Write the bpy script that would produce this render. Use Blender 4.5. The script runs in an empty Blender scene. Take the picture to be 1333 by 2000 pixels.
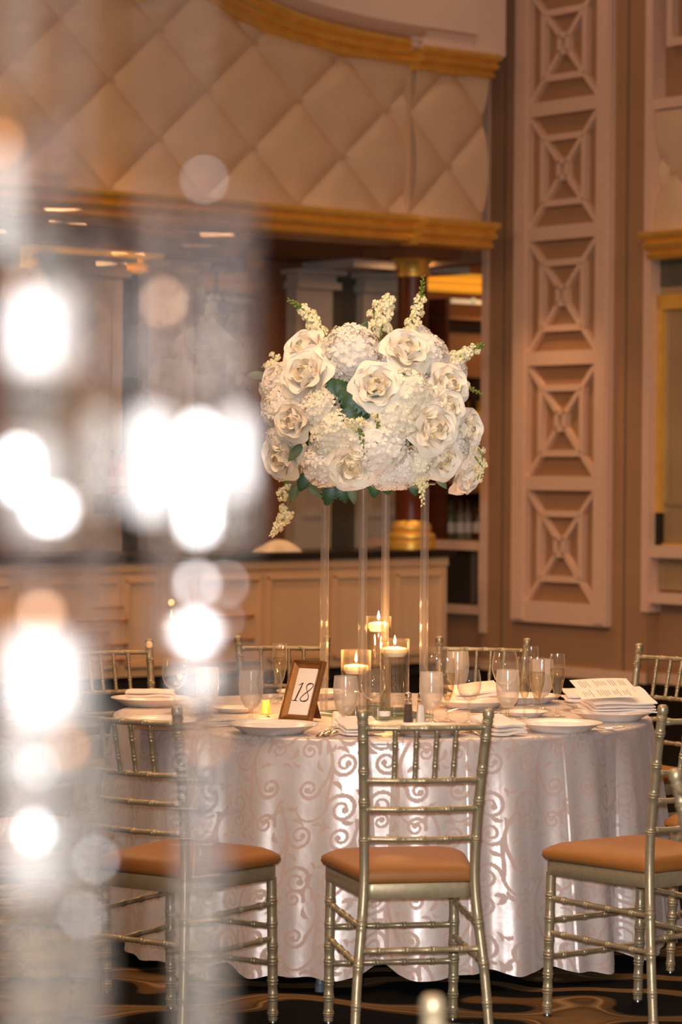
import bpy, math, random
import numpy as np
from mathutils import Vector, Matrix

random.seed(7)
rng = np.random.default_rng(7)
PI = math.pi
scene = bpy.context.scene
C = scene.collection

# ------------------------------------------------------------------ camera
F_PX, CAM_Z, PITCH, ROLL = 5500.0, 1.616, 0.0154, 0.0072
cam_d = bpy.data.cameras.new('camera')
cam_d.sensor_fit = 'VERTICAL'
cam_d.sensor_height = 36.0
cam_d.sensor_width = 24.0
cam_d.lens = 36.0 * F_PX / 2000.0
cam_d.clip_start = 0.05
cam_d.clip_end = 100
cam_d.dof.use_dof = True
cam_d.dof.focus_distance = 9.1
cam_d.dof.aperture_fstop = 4.1
cam_d.dof.aperture_blades = 0
cam = bpy.data.objects.new('camera', cam_d)
C.objects.link(cam)
fw = Vector((0, math.cos(PITCH), -math.sin(PITCH)))
right = Vector((1, 0, 0))
up = right.cross(fw)
cr, sr = math.cos(ROLL), math.sin(ROLL)
r2 = right * cr + up * sr
u2 = up * cr - right * sr
cam.matrix_world = Matrix(((r2.x, u2.x, -fw.x, 0), (r2.y, u2.y, -fw.y, 0), (r2.z, u2.z, -fw.z, CAM_Z), (0, 0, 0, 1)))
scene.camera = cam

# ------------------------------------------------------------------ world, lamps, exposure
world = bpy.data.worlds.new('room_glow')
scene.world = world
world.use_nodes = True
bg = world.node_tree.nodes['Background']
bg.inputs[0].default_value = (1.0, 0.60, 0.36, 1)
bg.inputs[1].default_value = 0.08

def lamp(name, kind, loc, power, color, size=0.1, rot=None, size_y=None):
    d = bpy.data.lights.new(name, kind)
    d.energy = power
    d.color = color
    if kind == 'AREA':
        d.size = size
        if size_y:
            d.shape = 'RECTANGLE'
            d.size_y = size_y
    else:
        d.shadow_soft_size = size
    o = bpy.data.objects.new(name, d)
    C.objects.link(o)
    o.location = loc
    if rot:
        o.rotation_euler = rot
    return o

WARM = (1.0, 0.59, 0.30)
# camera flash, just left of the lens
lamp('camera_flash', 'POINT', (-0.03, -0.06, 1.70), 1750, (0.97, 0.96, 1.0), 0.035)
# chandeliers of the ballroom (out of the frame)
lamp('chandelier_light', 'AREA', (-1.5, 7.0, 5.6), 210, WARM, 3.0)
lamp('chandelier_light', 'AREA', (1.2, 13.0, 5.6), 235, WARM, 3.0)
lamp('chandelier_light', 'AREA', (-3.5, 15.0, 5.6), 225, WARM, 3.0)
lamp('chandelier_light', 'AREA', (4.2, 15.5, 5.6), 85, WARM, 2.5)

vs = scene.view_settings
vs.view_transform = 'Standard'
vs.look = 'None'
vs.gamma = 1.0
vs.exposure = 0.0
vs.use_curve_mapping = False
try:
    scene.cycles.transparent_max_bounces = 24
    scene.cycles.max_bounces = 10
    scene.cycles.transmission_bounces = 10
    scene.cycles.sample_clamp_indirect = 6.0
except Exception:
    pass

# ------------------------------------------------------------------ materials
def lin(c):
    return tuple((x / 12.92 if x <= 0.04045 else ((x + 0.055) / 1.055) ** 2.4) for x in c)

def rgb(r, g, b):
    return lin((r / 255, g / 255, b / 255))

def mat(name, color, rough=0.5, metal=0.0, var=0.0, scale=20.0, bump=0.0, bscale=200.0, spec=0.5, sheen=0.0, emit=None, estr=0.0, sss=0.0, trans=0.0):
    m = bpy.data.materials.new(name)
    m.use_nodes = True
    nt = m.node_tree
    b = nt.nodes['Principled BSDF']
    b.inputs['Base Color'].default_value = (*color, 1)
    b.inputs['Roughness'].default_value = rough
    b.inputs['Metallic'].default_value = metal
    b.inputs['Specular IOR Level'].default_value = spec
    if sheen:
        b.inputs['Sheen Weight'].default_value = sheen
    if trans:
        b.inputs['Transmission Weight'].default_value = trans
    if sss:
        b.inputs['Subsurface Weight'].default_value = sss
        b.inputs['Subsurface Radius'].default_value = (0.02, 0.012, 0.008)
        b.inputs['Subsurface Scale'].default_value = 0.5
    if emit:
        b.inputs['Emission Color'].default_value = (*emit, 1)
        b.inputs['Emission Strength'].default_value = estr
    tc = nt.nodes.new('ShaderNodeTexCoord')
    if var:
        n = nt.nodes.new('ShaderNodeTexNoise')
        n.inputs['Scale'].default_value = scale
        n.inputs['Detail'].default_value = 4
        nt.links.new(tc.outputs['Object'], n.inputs['Vector'])
        r = nt.nodes.new('ShaderNodeValToRGB')
        r.color_ramp.elements[0].position = 0.3
        r.color_ramp.elements[1].position = 0.7
        r.color_ramp.elements[0].color = (*[max(0, c * (1 - var)) for c in color], 1)
        r.color_ramp.elements[1].color = (*[min(1, c * (1 + var)) for c in color], 1)
        nt.links.new(n.outputs['Fac'], r.inputs[0])
        nt.links.new(r.outputs[0], b.inputs['Base Color'])
    if bump:
        n2 = nt.nodes.new('ShaderNodeTexNoise')
        n2.inputs['Scale'].default_value = bscale
        nt.links.new(tc.outputs['Object'], n2.inputs['Vector'])
        bp = nt.nodes.new('ShaderNodeBump')
        bp.inputs['Strength'].default_value = bump
        bp.inputs['Distance'].default_value = 0.002
        nt.links.new(n2.outputs['Fac'], bp.inputs['Height'])
        nt.links.new(bp.outputs['Normal'], b.inputs['Normal'])
    return m

def thin_glass(name, tint=(1, 1, 1), gloss=1.0, rough=0.02, milk=0.0, milk_col=(1, 1, 1), edge=0.25, rim=0.0, refr=0.0):
    """thin-walled glass: clear film + fresnel gloss (+ a share of milky diffuse)"""
    m = bpy.data.materials.new(name)
    m.use_nodes = True
    nt = m.node_tree
    nt.nodes.clear()
    out = nt.nodes.new('ShaderNodeOutputMaterial')
    tr = nt.nodes.new('ShaderNodeBsdfTransparent')
    lw = nt.nodes.new('ShaderNodeLayerWeight')
    lw.inputs['Blend'].default_value = edge
    ramp = nt.nodes.new('ShaderNodeMix')
    ramp.data_type = 'RGBA'
    ramp.inputs[6].default_value = (*tint, 1)
    ramp.inputs[7].default_value = (*[t * 0.62 for t in tint], 1)
    nt.links.new(lw.outputs['Facing'], ramp.inputs[0])
    nt.links.new(ramp.outputs[2], tr.inputs['Color'])
    gl = nt.nodes.new('ShaderNodeBsdfGlossy')
    gl.inputs['Roughness'].default_value = rough
    gl.inputs['Color'].default_value = (gloss, gloss, gloss, 1)
    l2 = nt.nodes.new('ShaderNodeLayerWeight')
    l2.inputs['Blend'].default_value = 0.5
    pw = nt.nodes.new('ShaderNodeMath')
    pw.operation = 'POWER'
    pw.inputs[1].default_value = 4.0
    nt.links.new(l2.outputs['Facing'], pw.inputs[0])
    ma = nt.nodes.new('ShaderNodeMath')
    ma.operation = 'MULTIPLY_ADD'
    ma.inputs[1].default_value = 0.75
    ma.inputs[2].default_value = 0.045
    nt.links.new(pw.outputs[0], ma.inputs[0])
    mx = nt.nodes.new('ShaderNodeMixShader')
    nt.links.new(ma.outputs[0], mx.inputs[0])
    if refr:
        rf = nt.nodes.new('ShaderNodeBsdfRefraction')
        rf.inputs['IOR'].default_value = 1.10
        rf.inputs['Roughness'].default_value = 0.02
        rf.inputs['Color'].default_value = (*tint, 1)
        mr_ = nt.nodes.new('ShaderNodeMixShader')
        mr_.inputs[0].default_value = refr
        nt.links.new(tr.outputs[0], mr_.inputs[1])
        nt.links.new(rf.outputs[0], mr_.inputs[2])
        nt.links.new(mr_.outputs[0], mx.inputs[1])
    else:
        nt.links.new(tr.outputs[0], mx.inputs[1])
    nt.links.new(gl.outputs[0], mx.inputs[2])
    last = mx
    if milk:
        df = nt.nodes.new('ShaderNodeBsdfDiffuse')
        df.inputs['Color'].default_value = (*milk_col, 1)
        tl = nt.nodes.new('ShaderNodeBsdfTranslucent')
        tl.inputs['Color'].default_value = (*milk_col, 1)
        ad = nt.nodes.new('ShaderNodeMixShader')
        ad.inputs[0].default_value = 0.4
        nt.links.new(df.outputs[0], ad.inputs[1])
        nt.links.new(tl.outputs[0], ad.inputs[2])
        m2 = nt.nodes.new('ShaderNodeMixShader')
        m2.inputs[0].default_value = milk
        if rim:  # whiter milk at the edges stands in for highlights on the glass
            mm = nt.nodes.new('ShaderNodeMath')
            mm.operation = 'MULTIPLY_ADD'
            mm.inputs[1].default_value = rim
            mm.inputs[2].default_value = milk
            nt.links.new(pw.outputs[0], mm.inputs[0])
            nt.links.new(mm.outputs[0], m2.inputs[0])
        nt.links.new(mx.outputs[0], m2.inputs[1])
        nt.links.new(ad.outputs[0], m2.inputs[2])
        last = m2
    nt.links.new(last.outputs[0], out.inputs['Surface'])
    return m

M = {}
M['wall'] = mat('tan_wall', rgb(172, 132, 98), 0.8, var=0.05, scale=3, bump=0.2)
M['trim'] = mat('pale_trim_paint', rgb(232, 196, 172), 0.55, var=0.03)
M['plaster'] = mat('cream_plaster', rgb(242, 216, 196), 0.8, var=0.03, scale=2)
M['quilt'] = mat('quilted_vinyl', rgb(226, 194, 160), 0.45, var=0.04, scale=6, bump=0.1)
M['button'] = mat('tuft_button', rgb(222, 184, 140), 0.4)
M['gold'] = mat('gilded_moulding', rgb(250, 200, 100), 0.38, metal=0.5, var=0.10, scale=9)
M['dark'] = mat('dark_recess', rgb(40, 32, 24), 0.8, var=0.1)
M['barwall'] = mat('bar_brown_wall', rgb(140, 92, 58), 0.7, var=0.12, scale=2)
M['barwhite'] = mat('bar_pilaster_paint', rgb(208, 198, 188), 0.6, var=0.04)
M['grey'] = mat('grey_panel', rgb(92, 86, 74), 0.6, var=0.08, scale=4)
M['counter'] = mat('black_counter_stone', rgb(26, 20, 15), 0.25, var=0.2)
M['barfront'] = mat('bar_front_cream', rgb(226, 190, 152), 0.55, var=0.05, scale=3)
M['mahog'] = mat('mahogany', rgb(96, 42, 18), 0.35, var=0.2, scale=8)
M['shelf'] = mat('pale_shelf', rgb(170, 128, 92), 0.5, var=0.08)
M['mirror_pale'] = mat('beige_panel_reflection', rgb(176, 150, 112), 0.25, var=0.15, scale=1.4)  # room reflection painted in as beige; also the plain dado panels
M['mirror_grey'] = mat('grey_painted_reflection', rgb(100, 96, 84), 0.2, var=0.12, scale=2)  # grey upper part of the room reflection, painted in
M['brass'] = mat('brass_rail', rgb(230, 150, 70), 0.2, metal=1.0)
M['chair'] = mat('champagne_gold_paint', rgb(164, 148, 116), 0.36, metal=0.5, var=0.10, scale=60, bump=0.12, bscale=400)
M['cushion'] = mat('copper_satin', rgb(146, 93, 42), 0.45, var=0.05, scale=40, bump=0.25, bscale=900, spec=0.35)
M['foot'] = mat('steel_glide', rgb(150, 150, 150), 0.3, metal=1.0)
M['steel'] = mat('grey_painted_steel', rgb(92, 98, 106), 0.45, var=0.06)
M['wood'] = mat('plywood', rgb(120, 90, 60), 0.6, var=0.1)
M['china'] = mat('white_china', rgb(236, 226, 214), 0.22, var=0.02)
M['linen'] = mat('cream_linen', rgb(238, 222, 206), 0.5, var=0.05, scale=25, sheen=0.3)
M['card'] = mat('ivory_card', rgb(244, 230, 214), 0.7, var=0.02)
M['ink'] = mat('brown_black_ink', rgb(52, 22, 16), 0.7)
M['inkpale'] = mat('faint_print', rgb(112, 82, 66), 0.8)
M['silver'] = mat('silver_plate', rgb(206, 196, 184), 0.16, metal=1.0, var=0.03)
M['frame'] = mat('antique_gold_frame', rgb(160, 112, 62), 0.34, metal=0.7, var=0.16, scale=40)
M['framedark'] = mat('frame_dark_wash', rgb(112, 74, 46), 0.45, metal=0.5, var=0.2, scale=90)
M['wax'] = mat('ivory_wax', rgb(250, 232, 196), 0.45, sss=0.35)
M['wick'] = mat('charred_wick', rgb(30, 22, 16), 0.9)
M['flame'] = mat('candle_flame', (1, 0.7, 0.3), 0.5, emit=(1.0, 0.62, 0.22), estr=22)
M['ember'] = mat('lit_votive_wax', rgb(255, 190, 80), 0.5, emit=(1.0, 0.55, 0.12), estr=0.5)
M['petal'] = mat('rose_petal', rgb(252, 240, 218), 0.6, var=0.02, scale=14, sss=0.1)
M['petalcore'] = mat('rose_heart', rgb(252, 234, 198), 0.6, var=0.02, scale=20, sss=0.1)
M['floret'] = mat('hydrangea_floret', rgb(244, 234, 216), 0.65, var=0.04, scale=30)
M['stock'] = mat('stock_floret', rgb(246, 236, 208), 0.65, var=0.05, scale=30)
M['snap'] = mat('snapdragon_floret', rgb(246, 234, 188), 0.6, var=0.05, scale=60)
M['leaf'] = mat('dark_leaf', rgb(48, 84, 46), 0.45, var=0.25, scale=18)
M['leaf2'] = mat('grey_green_leaf', rgb(104, 122, 84), 0.5, var=0.2, scale=18)
M['stem'] = mat('green_stem', rgb(112, 126, 44), 0.5, var=0.15, scale=40)
M['foam'] = mat('moss_foam', rgb(40, 62, 34), 0.9, var=0.3, scale=30)
M['salt'] = mat('salt_grains', rgb(236, 226, 214), 0.8, var=0.05, scale=300)
M['pepper'] = mat('pepper_grains', rgb(70, 50, 38), 0.8, var=0.3, scale=300)
M['glass'] = thin_glass('thin_clear_glass', (0.98, 0.98, 0.975), 1.0, 0.03, 0.028, (1, .95, .9), 0.4, rim=0.5)
M['vase'] = thin_glass('candle_vase_glass', (0.985, 0.985, 0.98), 1.0, 0.03, 0.008, (1, .92, .8), 0.4, rim=0.22)
M['rod'] = thin_glass('acrylic_tube', (0.95, 0.945, 0.94), 1.0, 0.04, 0.05, (1, .95, .92), 0.45, rim=0.65)
M['frost'] = thin_glass('iced_water_glass', (0.96, 0.95, 0.93), 0.9, 0.15, 0.27, (1, .94, .86), 0.3, rim=0.35)
M['water'] = thin_glass('water', (0.99, 0.99, 0.985), 0.9, 0.0, 0.0, edge=0.2)
M['wine'] = thin_glass('sparkling_wine', (0.97, 0.90, 0.76), 0.8, 0.03, 0.03, (1, .9, .7), 0.3)
M['greenglass'] = thin_glass('green_edge_glass', (0.86, 0.94, 0.88), 0.9, 0.02, 0.06, (.7, .85, .75), 0.3)
M['crystal'] = thin_glass('cut_crystal', (0.90, 0.91, 0.94), 1.0, 0.06, 0.006, (.95, .96, 1.0), 0.3, refr=0.7)
M['crystal2'] = thin_glass('frosted_crystal', (0.76, 0.76, 0.73), 1.0, 0.1, 0.019, (1.0, .95, .85), 0.3, refr=0.95)
M['crystal4'] = thin_glass('milky_crystal', (0.9, 0.9, 0.92), 1.0, 0.1, 0.15, (1.0, .975, .94), 0.3, refr=0.9)
M['crystal2b'] = thin_glass('cloudy_crystal', (0.8, 0.79, 0.77), 1.0, 0.1, 0.020, (1.0, .98, .95), 0.3, refr=0.95)
M['crystal4b'] = thin_glass('soft_milky_crystal', (0.9, 0.9, 0.9), 1.0, 0.1, 0.06, (1.0, .97, .90), 0.3, refr=0.95)
M['crystal3'] = thin_glass('white_glint_crystal', (0.9, 0.9, 0.9), 1.0, 0.15, 0.7, (1, 1, 1), 0.3)  # white diffuse colour stands in for flash glints off the facets
M['amber'] = thin_glass('warm_glint_crystal', (1.0, 0.72, 0.42), 1.0, 0.1, 0.30, (1.0, .50, .20), 0.3)  # amber colour stands in for warm lamps glinting off clear crystal
M['pale_warm_glint'] = thin_glass('pale_warm_glint_crystal', (1.0, 0.8, 0.6), 1.0, 0.1, 0.35, (1.0, .70, .50), 0.3)  # paler glint of the warm lamps, likewise put into the colour
for nm, col in (('red', (190, 50, 24)), ('orange', (226, 120, 30)), ('yellow', (230, 180, 60)), ('brown', (104, 58, 24)), ('olive', (104, 108, 60)), ('clear', (150, 136, 112))):
    M['bottle_' + nm] = mat('bottle_glass_' + nm, rgb(*col), 0.2, var=0.15, scale=12)
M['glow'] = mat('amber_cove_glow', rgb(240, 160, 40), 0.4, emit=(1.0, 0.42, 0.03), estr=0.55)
M['strip'] = mat('shelf_strip_light', rgb(240, 220, 180), 0.4, emit=(1.0, 0.75, 0.45), estr=0.4)

def cloth_material():
    m = bpy.data.materials.new('damask_satin')
    m.use_nodes = True
    nt = m.node_tree
    b = nt.nodes['Principled BSDF']
    at = nt.nodes.new('ShaderNodeAttribute')
    at.attribute_name = 'damask'
    def mixc(a, c):
        n = nt.nodes.new('ShaderNodeMix')
        n.data_type = 'RGBA'
        n.inputs[6].default_value = (*a, 1)
        n.inputs[7].default_value = (*c, 1)
        nt.links.new(at.outputs['Fac'], n.inputs[0])
        return n.outputs[2]
    nt.links.new(mixc(rgb(213, 202, 195), rgb(184, 162, 150)), b.inputs['Base Color'])
    mr = nt.nodes.new('ShaderNodeMapRange')
    mr.inputs[3].default_value = 0.42
    mr.inputs[4].default_value = 0.66
    nt.links.new(at.outputs['Fac'], mr.inputs[0])
    nt.links.new(mr.outputs[0], b.inputs['Roughness'])
    mt_ = nt.nodes.new('ShaderNodeMapRange')
    mt_.inputs[3].default_value = 0.35
    mt_.inputs[4].default_value = 0.0
    nt.links.new(at.outputs['Fac'], mt_.inputs[0])
    nt.links.new(mt_.outputs[0], b.inputs['Metallic'])
    b.inputs['Specular IOR Level'].default_value = 0.6
    b.inputs['Sheen Weight'].default_value = 0.15
    tc = nt.nodes.new('ShaderNodeTexCoord')
    n2 = nt.nodes.new('ShaderNodeTexNoise')
    n2.inputs['Scale'].default_value = 9
    n2.inputs['Detail'].default_value = 3
    nt.links.new(tc.outputs['Object'], n2.inputs['Vector'])
    bp = nt.nodes.new('ShaderNodeBump')
    bp.inputs['Strength'].default_value = 0.25
    bp.inputs['Distance'].default_value = 0.02
    nt.links.new(n2.outputs['Fac'], bp.inputs['Height'])
    nt.links.new(bp.outputs['Normal'], b.inputs['Normal'])
    return m
M['cloth'] = cloth_material()

def carpet_material():
    m = bpy.data.materials.new('scroll_carpet')
    m.use_nodes = True
    nt = m.node_tree
    b = nt.nodes['Principled BSDF']
    b.inputs['Roughness'].default_value = 0.95
    b.inputs['Specular IOR Level'].default_value = 0.1
    tc = nt.nodes.new('ShaderNodeTexCoord')
    n = nt.nodes.new('ShaderNodeTexNoise')
    n.inputs['Scale'].default_value = 2.2
    n.inputs['Detail'].default_value = 1
    nt.links.new(tc.outputs['Object'], n.inputs['Vector'])
    mixv = nt.nodes.new('ShaderNodeMix')
    mixv.data_type = 'VECTOR'
    mixv.inputs[0].default_value = 0.45
    nt.links.new(tc.outputs['Object'], mixv.inputs[4])
    nt.links.new(n.outputs['Color'], mixv.inputs[5])
    w = nt.nodes.new('ShaderNodeTexWave')
    w.wave_type = 'RINGS'
    w.rings_direction = 'Z'
    w.inputs['Scale'].default_value = 1.5
    w.inputs['Distortion'].default_value = 9.0
    w.inputs['Detail'].default_value = 1.0
    w.inputs['Detail Scale'].default_value = 0.7
    nt.links.new(mixv.outputs[1], w.inputs['Vector'])
    r = nt.nodes.new('ShaderNodeValToRGB')
    e = r.color_ramp.elements
    e[0].position = 0.0
    e[0].color = (*rgb(9, 8, 7), 1)
    e[1].position = 1.0
    e[1].color = (*rgb(112, 84, 50), 1)
    for p, c in ((0.50, (12, 10, 8)), (0.60, (84, 60, 32)), (0.80, (96, 68, 38)), (0.86, (150, 120, 80)), (0.93, (80, 56, 30))):
        x = e.new(p)
        x.color = (*rgb(*c), 1)
    nt.links.new(w.outputs['Fac'], r.inputs[0])
    nt.links.new(r.outputs[0], b.inputs['Base Color'])
    fz = nt.nodes.new('ShaderNodeTexNoise')
    fz.inputs['Scale'].default_value = 260
    nt.links.new(tc.outputs['Object'], fz.inputs['Vector'])
    bp = nt.nodes.new('ShaderNodeBump')
    bp.inputs['Strength'].default_value = 0.6
    bp.inputs['Distance'].default_value = 0.004
    nt.links.new(fz.outputs['Fac'], bp.inputs['Height'])
    nt.links.new(bp.outputs['Normal'], b.inputs['Normal'])
    return m
M['carpet'] = carpet_material()
M['shadedcarpet'] = mat('shaded_carpet', rgb(14, 12, 11), 0.95, var=0.3, scale=60, spec=0.05)  # shade of the far floor put into a near-black colour

# ------------------------------------------------------------------ mesh helpers
class MB:
    def __init__(self):
        self.v, self.f = [], []

    def add(self, verts, faces):
        o = len(self.v)
        self.v.extend([tuple(p) for p in verts])
        self.f.extend([tuple(i + o for i in f) for f in faces])
        return self

    def box(self, x0, x1, y0, y1, z0, z1):
        vs_ = [(x, y, z) for z in (z0, z1) for y in (y0, y1) for x in (x0, x1)]
        return self.add(vs_, [(0, 2, 3, 1), (4, 5, 7, 6), (0, 1, 5, 4), (2, 6, 7, 3), (0, 4, 6, 2), (1, 3, 7, 5)])

    def bbox(self, x0, x1, y0, y1, z0, z1, b=0.004):
        """box with chamfered vertical and top edges"""
        poly = [(x0 + b, y0), (x1 - b, y0), (x1, y0 + b), (x1, y1 - b), (x1 - b, y1), (x0 + b, y1), (x0, y1 - b), (x0, y0 + b)]
        cx, cy = (x0 + x1) / 2, (y0 + y1) / 2
        sx = 1 - 2 * b / max(x1 - x0, 1e-6)
        sy = 1 - 2 * b / max(y1 - y0, 1e-6)
        rings = []
        for z, k in ((z0, 1), (z0 + b, 0), (z1 - b, 0), (z1, 1)):
            rings.append([(cx + (x - cx) * (sx if k else 1), cy + (y - cy) * (sy if k else 1), z) for x, y in poly])
        return self.loft(rings, True, True)

    def loft(self, rings, cap0=False, cap1=False, closed=True):
        n = len(rings[0])
        verts = [p for r in rings for p in r]
        faces = []
        for i in range(len(rings) - 1):
            for j in range(n if closed else n - 1):
                k = (j + 1) % n
                faces.append((i * n + j, i * n + k, (i + 1) * n + k, (i + 1) * n + j))
        if cap0:
            faces.append(tuple(reversed(range(n))))
        if cap1:
            faces.append(tuple(range((len(rings) - 1) * n, len(rings) * n)))
        return self.add(verts, faces)

    def lathe(self, prof, n=24, at=(0, 0, 0), cap0=False, cap1=False):
        rings = [[(at[0] + r * math.cos(2 * PI * j / n), at[1] + r * math.sin(2 * PI * j / n), at[2] + z) for j in range(n)] for r, z in prof]
        return self.loft(rings, cap0, cap1)

    def tube(self, pts, rad, n=8, caps=True):
        pts = [Vector(p) for p in pts]
        m = len(pts)
        rr = [rad(i / (m - 1)) if callable(rad) else (rad[i] if isinstance(rad, (list, tuple)) else rad) for i in range(m)]
        ref = None
        rings = []
        for i, p in enumerate(pts):
            t = (pts[min(i + 1, m - 1)] - pts[max(i - 1, 0)])
            if t.length < 1e-9:
                t = Vector((0, 0, 1))
            t.normalize()
            if ref is None:
                ref = Vector((1, 0, 0)) if abs(t.x) < 0.8 else Vector((0, 1, 0))
            a = (ref - t * ref.dot(t)).normalized()
            b = t.cross(a)
            ref = a
            rings.append([p + (a * math.cos(2 * PI * j / n) + b * math.sin(2 * PI * j / n)) * rr[i] for j in range(n)])
        return self.loft(rings, caps, caps)

    def xform(self, mtx):
        self.v = [tuple(mtx @ Vector(p)) for p in self.v]
        return self

    def mesh(self, name, m, smooth=True):
        me = bpy.data.meshes.new(name)
        me.from_pydata(self.v, [], self.f)
        me.validate()
        if smooth:
            me.polygons.foreach_set('use_smooth', [True] * len(me.polygons))
            try:
                me.set_sharp_from_angle(angle=math.radians(50))
            except Exception:
                pass
        if isinstance(m, str):
            m = M[m]
        me.materials.append(m)
        return me

    def obj(self, name, m, parent=None, smooth=True, mtx=None):
        o = bpy.data.objects.new(name, self.mesh(name, m, smooth))
        C.objects.link(o)
        if parent is not None:
            o.parent = parent
        if mtx is not None:
            o.matrix_basis = mtx
        return o

def inst(me, name, parent=None, mtx=None):
    o = bpy.data.objects.new(name, me)
    C.objects.link(o)
    if parent is not None:
        o.parent = parent
    if mtx is not None:
        o.matrix_basis = mtx
    return o

def tag(o, label=None, cat=None, group=None, kind=None):
    if label:
        o['label'] = label
    if cat:
        o['category'] = cat
    if group:
        o['group'] = group
    if kind:
        o['kind'] = kind
    return o

def thing(name, label, cat, loc=(0, 0, 0), rz=0.0, group=None, kind=None, mtx=None):
    o = bpy.data.objects.new(name, None)
    C.objects.link(o)
    o.empty_display_size = 0.05
    if mtx is not None:
        o.matrix_world = mtx
    else:
        o.location = loc
        o.rotation_euler = (0, 0, rz)
    return tag(o, label, cat, group, kind)

KIDS = {}
def dup(root, loc, rz, label, group=None, scale=None):
    """copy of a thing with its parts and sub-parts (mesh data shared)"""
    def cp(o, parent):
        c = o.copy()
        C.objects.link(c)
        if parent is not None:
            c.parent = parent
        for ch in list(o.children):
            cp(ch, c)
        return c
    r = cp(root, None)
    r.location = loc
    r.rotation_euler = (0, 0, rz)
    if scale:
        r.scale = scale
    r['label'] = label
    if group:
        r['group'] = group
    return r

# ------------------------------------------------------------------ room shell
A = math.radians(51.5)
U = Vector((math.cos(A), -math.sin(A), 0))          # along the right wall, towards the camera
V = Vector((math.sin(A), math.cos(A), 0))           # along the bar front, away to the right
OW = Vector((1.757, 21.95, 0))
OF = Vector((0.854, 22.2, 0))
# local frames: X along the wall, Y into the wall, Z up
MW = Matrix(((U.x, -(-math.sin(A)), 0, OW.x), (U.y, -(-math.cos(A)), 0, OW.y), (0, 0, 1, 0), (0, 0, 0, 1)))
MF = Matrix(((V.x, -math.cos(A), 0, OF.x), (V.y, math.sin(A), 0, OF.y), (0, 0, 1, 0), (0, 0, 0, 1)))

fl = MB()
nx, ny = 4, 6
fl.add([(-14, -3, 0), (12, -3, 0), (12, 34, 0), (-14, 34, 0)], [(0, 1, 2, 3)])
floor = tag(fl.obj('floor', 'carpet', smooth=False), kind='structure')
MB().box(-12, 8, 11.9, 25, 0.0, 0.006).obj('far_floor_shade', 'shadedcarpet', floor, smooth=False)  # near-black sheet standing in for far carpet that gets little light
tag(MB().box(-14, 12, -3, 34, 6.2, 6.3).obj('ceiling', 'plaster', smooth=False), kind='structure')

# right wall with its lattice pilaster
wr = MB()
wr.box(-0.99, 0.90, 0, 0.5, 0, 6.2)               # pilaster bay
wr.box(-2.6, -0.99, 0.12, 0.3, 0, 1.03)            # recessed bay beside the bar, open above the dado
wr.box(-2.6, -0.99, 0.12, 0.3, 3.30, 6.2)
wr.box(0.90, 4.6, 0.12, 0.5, 0, 6.2)
wall_r = tag(wr.obj('wall_right', 'wall', smooth=False, mtx=MW), kind='structure')
MB().box(-0.997, -0.925, -0.02, 0.13, 0.30, 6.2).obj('edge_trim', 'trim', wall_r, smooth=False)
MB().box(0.850, 0.926, -0.02, 0.13, 0.55, 6.2).obj('edge_trim', 'trim', wall_r, smooth=False)
for x in (-0.745, 0.651):
    MB().box(x - 0.006, x + 0.006, -0.004, 0.01, 0, 6.2).obj('seam_strip', 'grey', wall_r, smooth=False)
bb = MB()
for x0, x1, yy in ((-0.99, 0.90, -0.02), (-2.6, -0.99, 0.10), (0.90, 4.6, 0.10)):
    bb.box(x0, x1, yy, yy + 0.05, 0, 0.085)
tag(bb.obj('baseboard_right', 'trim', smooth=False, mtx=MW), kind='structure')

# lattice panel
lat = MB()
def bar2d(mb, x0, z0, x1, z1, w, y0=-0.045, y1=0.0):
    d = Vector((x1 - x0, z1 - z0))
    n = Vector((-d.y, d.x)).normalized() * (w / 2)
    ps = [(x0 + n.x, z0 + n.y), (x1 + n.x, z1 + n.y), (x1 - n.x, z1 - n.y), (x0 - n.x, z0 - n.y)]
    return mb.loft([[(x, y1, z) for x, z in ps], [(x, y0, z) for x, z in ps]], True, True)
LATX0, LATX1, LIX0, LIX1 = -0.575, 0.512, -0.408, 0.361
for x0, x1 in ((LATX0, LIX0), (LIX1, LATX1)):
    MB().box(x0, x1, -0.06, 0.0, 0.42, 6.2).obj('lattice_stile', 'trim', wall_r, smooth=False)
    MB().box(x0 + 0.02, x1 - 0.02, -0.075, -0.06, 0.44, 6.2).obj('stile_bead', 'trim', wall_r, smooth=False)
MB().box(LIX0, LIX1, -0.06, 0.0, 0.42, 0.585).obj('lattice_rail', 'trim', wall_r, smooth=False)
rails = [0.50 + 0.0] + [1.514 + 0.977 * k for k in range(5)]
for z in rails[1:]:
    MB().box(LIX0, LIX1, -0.06, 0.0, z - 0.055, z + 0.055).obj('lattice_rail', 'trim', wall_r, smooth=False)
xm = (LIX0 + LIX1) / 2
for k in range(5):
    za = 0.585 if k == 0 else rails[k] + 0.055
    zb = rails[k + 1] - 0.055
    zm = (za + zb) / 2
    lt = MB()
    ix, iz = 0.235, 0.255
    for sx in (-1, 1):
        for sz in (-1, 1):
            bar2d(lt, xm + sx * (LIX1 - LIX0) / 2, zm + sz * (zb - za) / 2, xm + sx * 0.05, zm + sz * 0.065, 0.04)
        bar2d(lt, xm + sx * ix, zm - iz, xm + sx * ix, zm + iz, 0.05, -0.05)
        bar2d(lt, xm - ix, zm + sx * iz, xm + ix, zm + sx * iz, 0.05, -0.05)
        bar2d(lt, xm + sx * 0.045, zm - 0.075, xm + sx * 0.045, zm + 0.075, 0.04, -0.055)
        bar2d(lt, xm - 0.06, zm + sx * 0.065, xm + 0.06, zm + sx * 0.065, 0.04, -0.055)
    lt.obj('lattice_cell', 'trim', wall_r, smooth=False)

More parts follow.
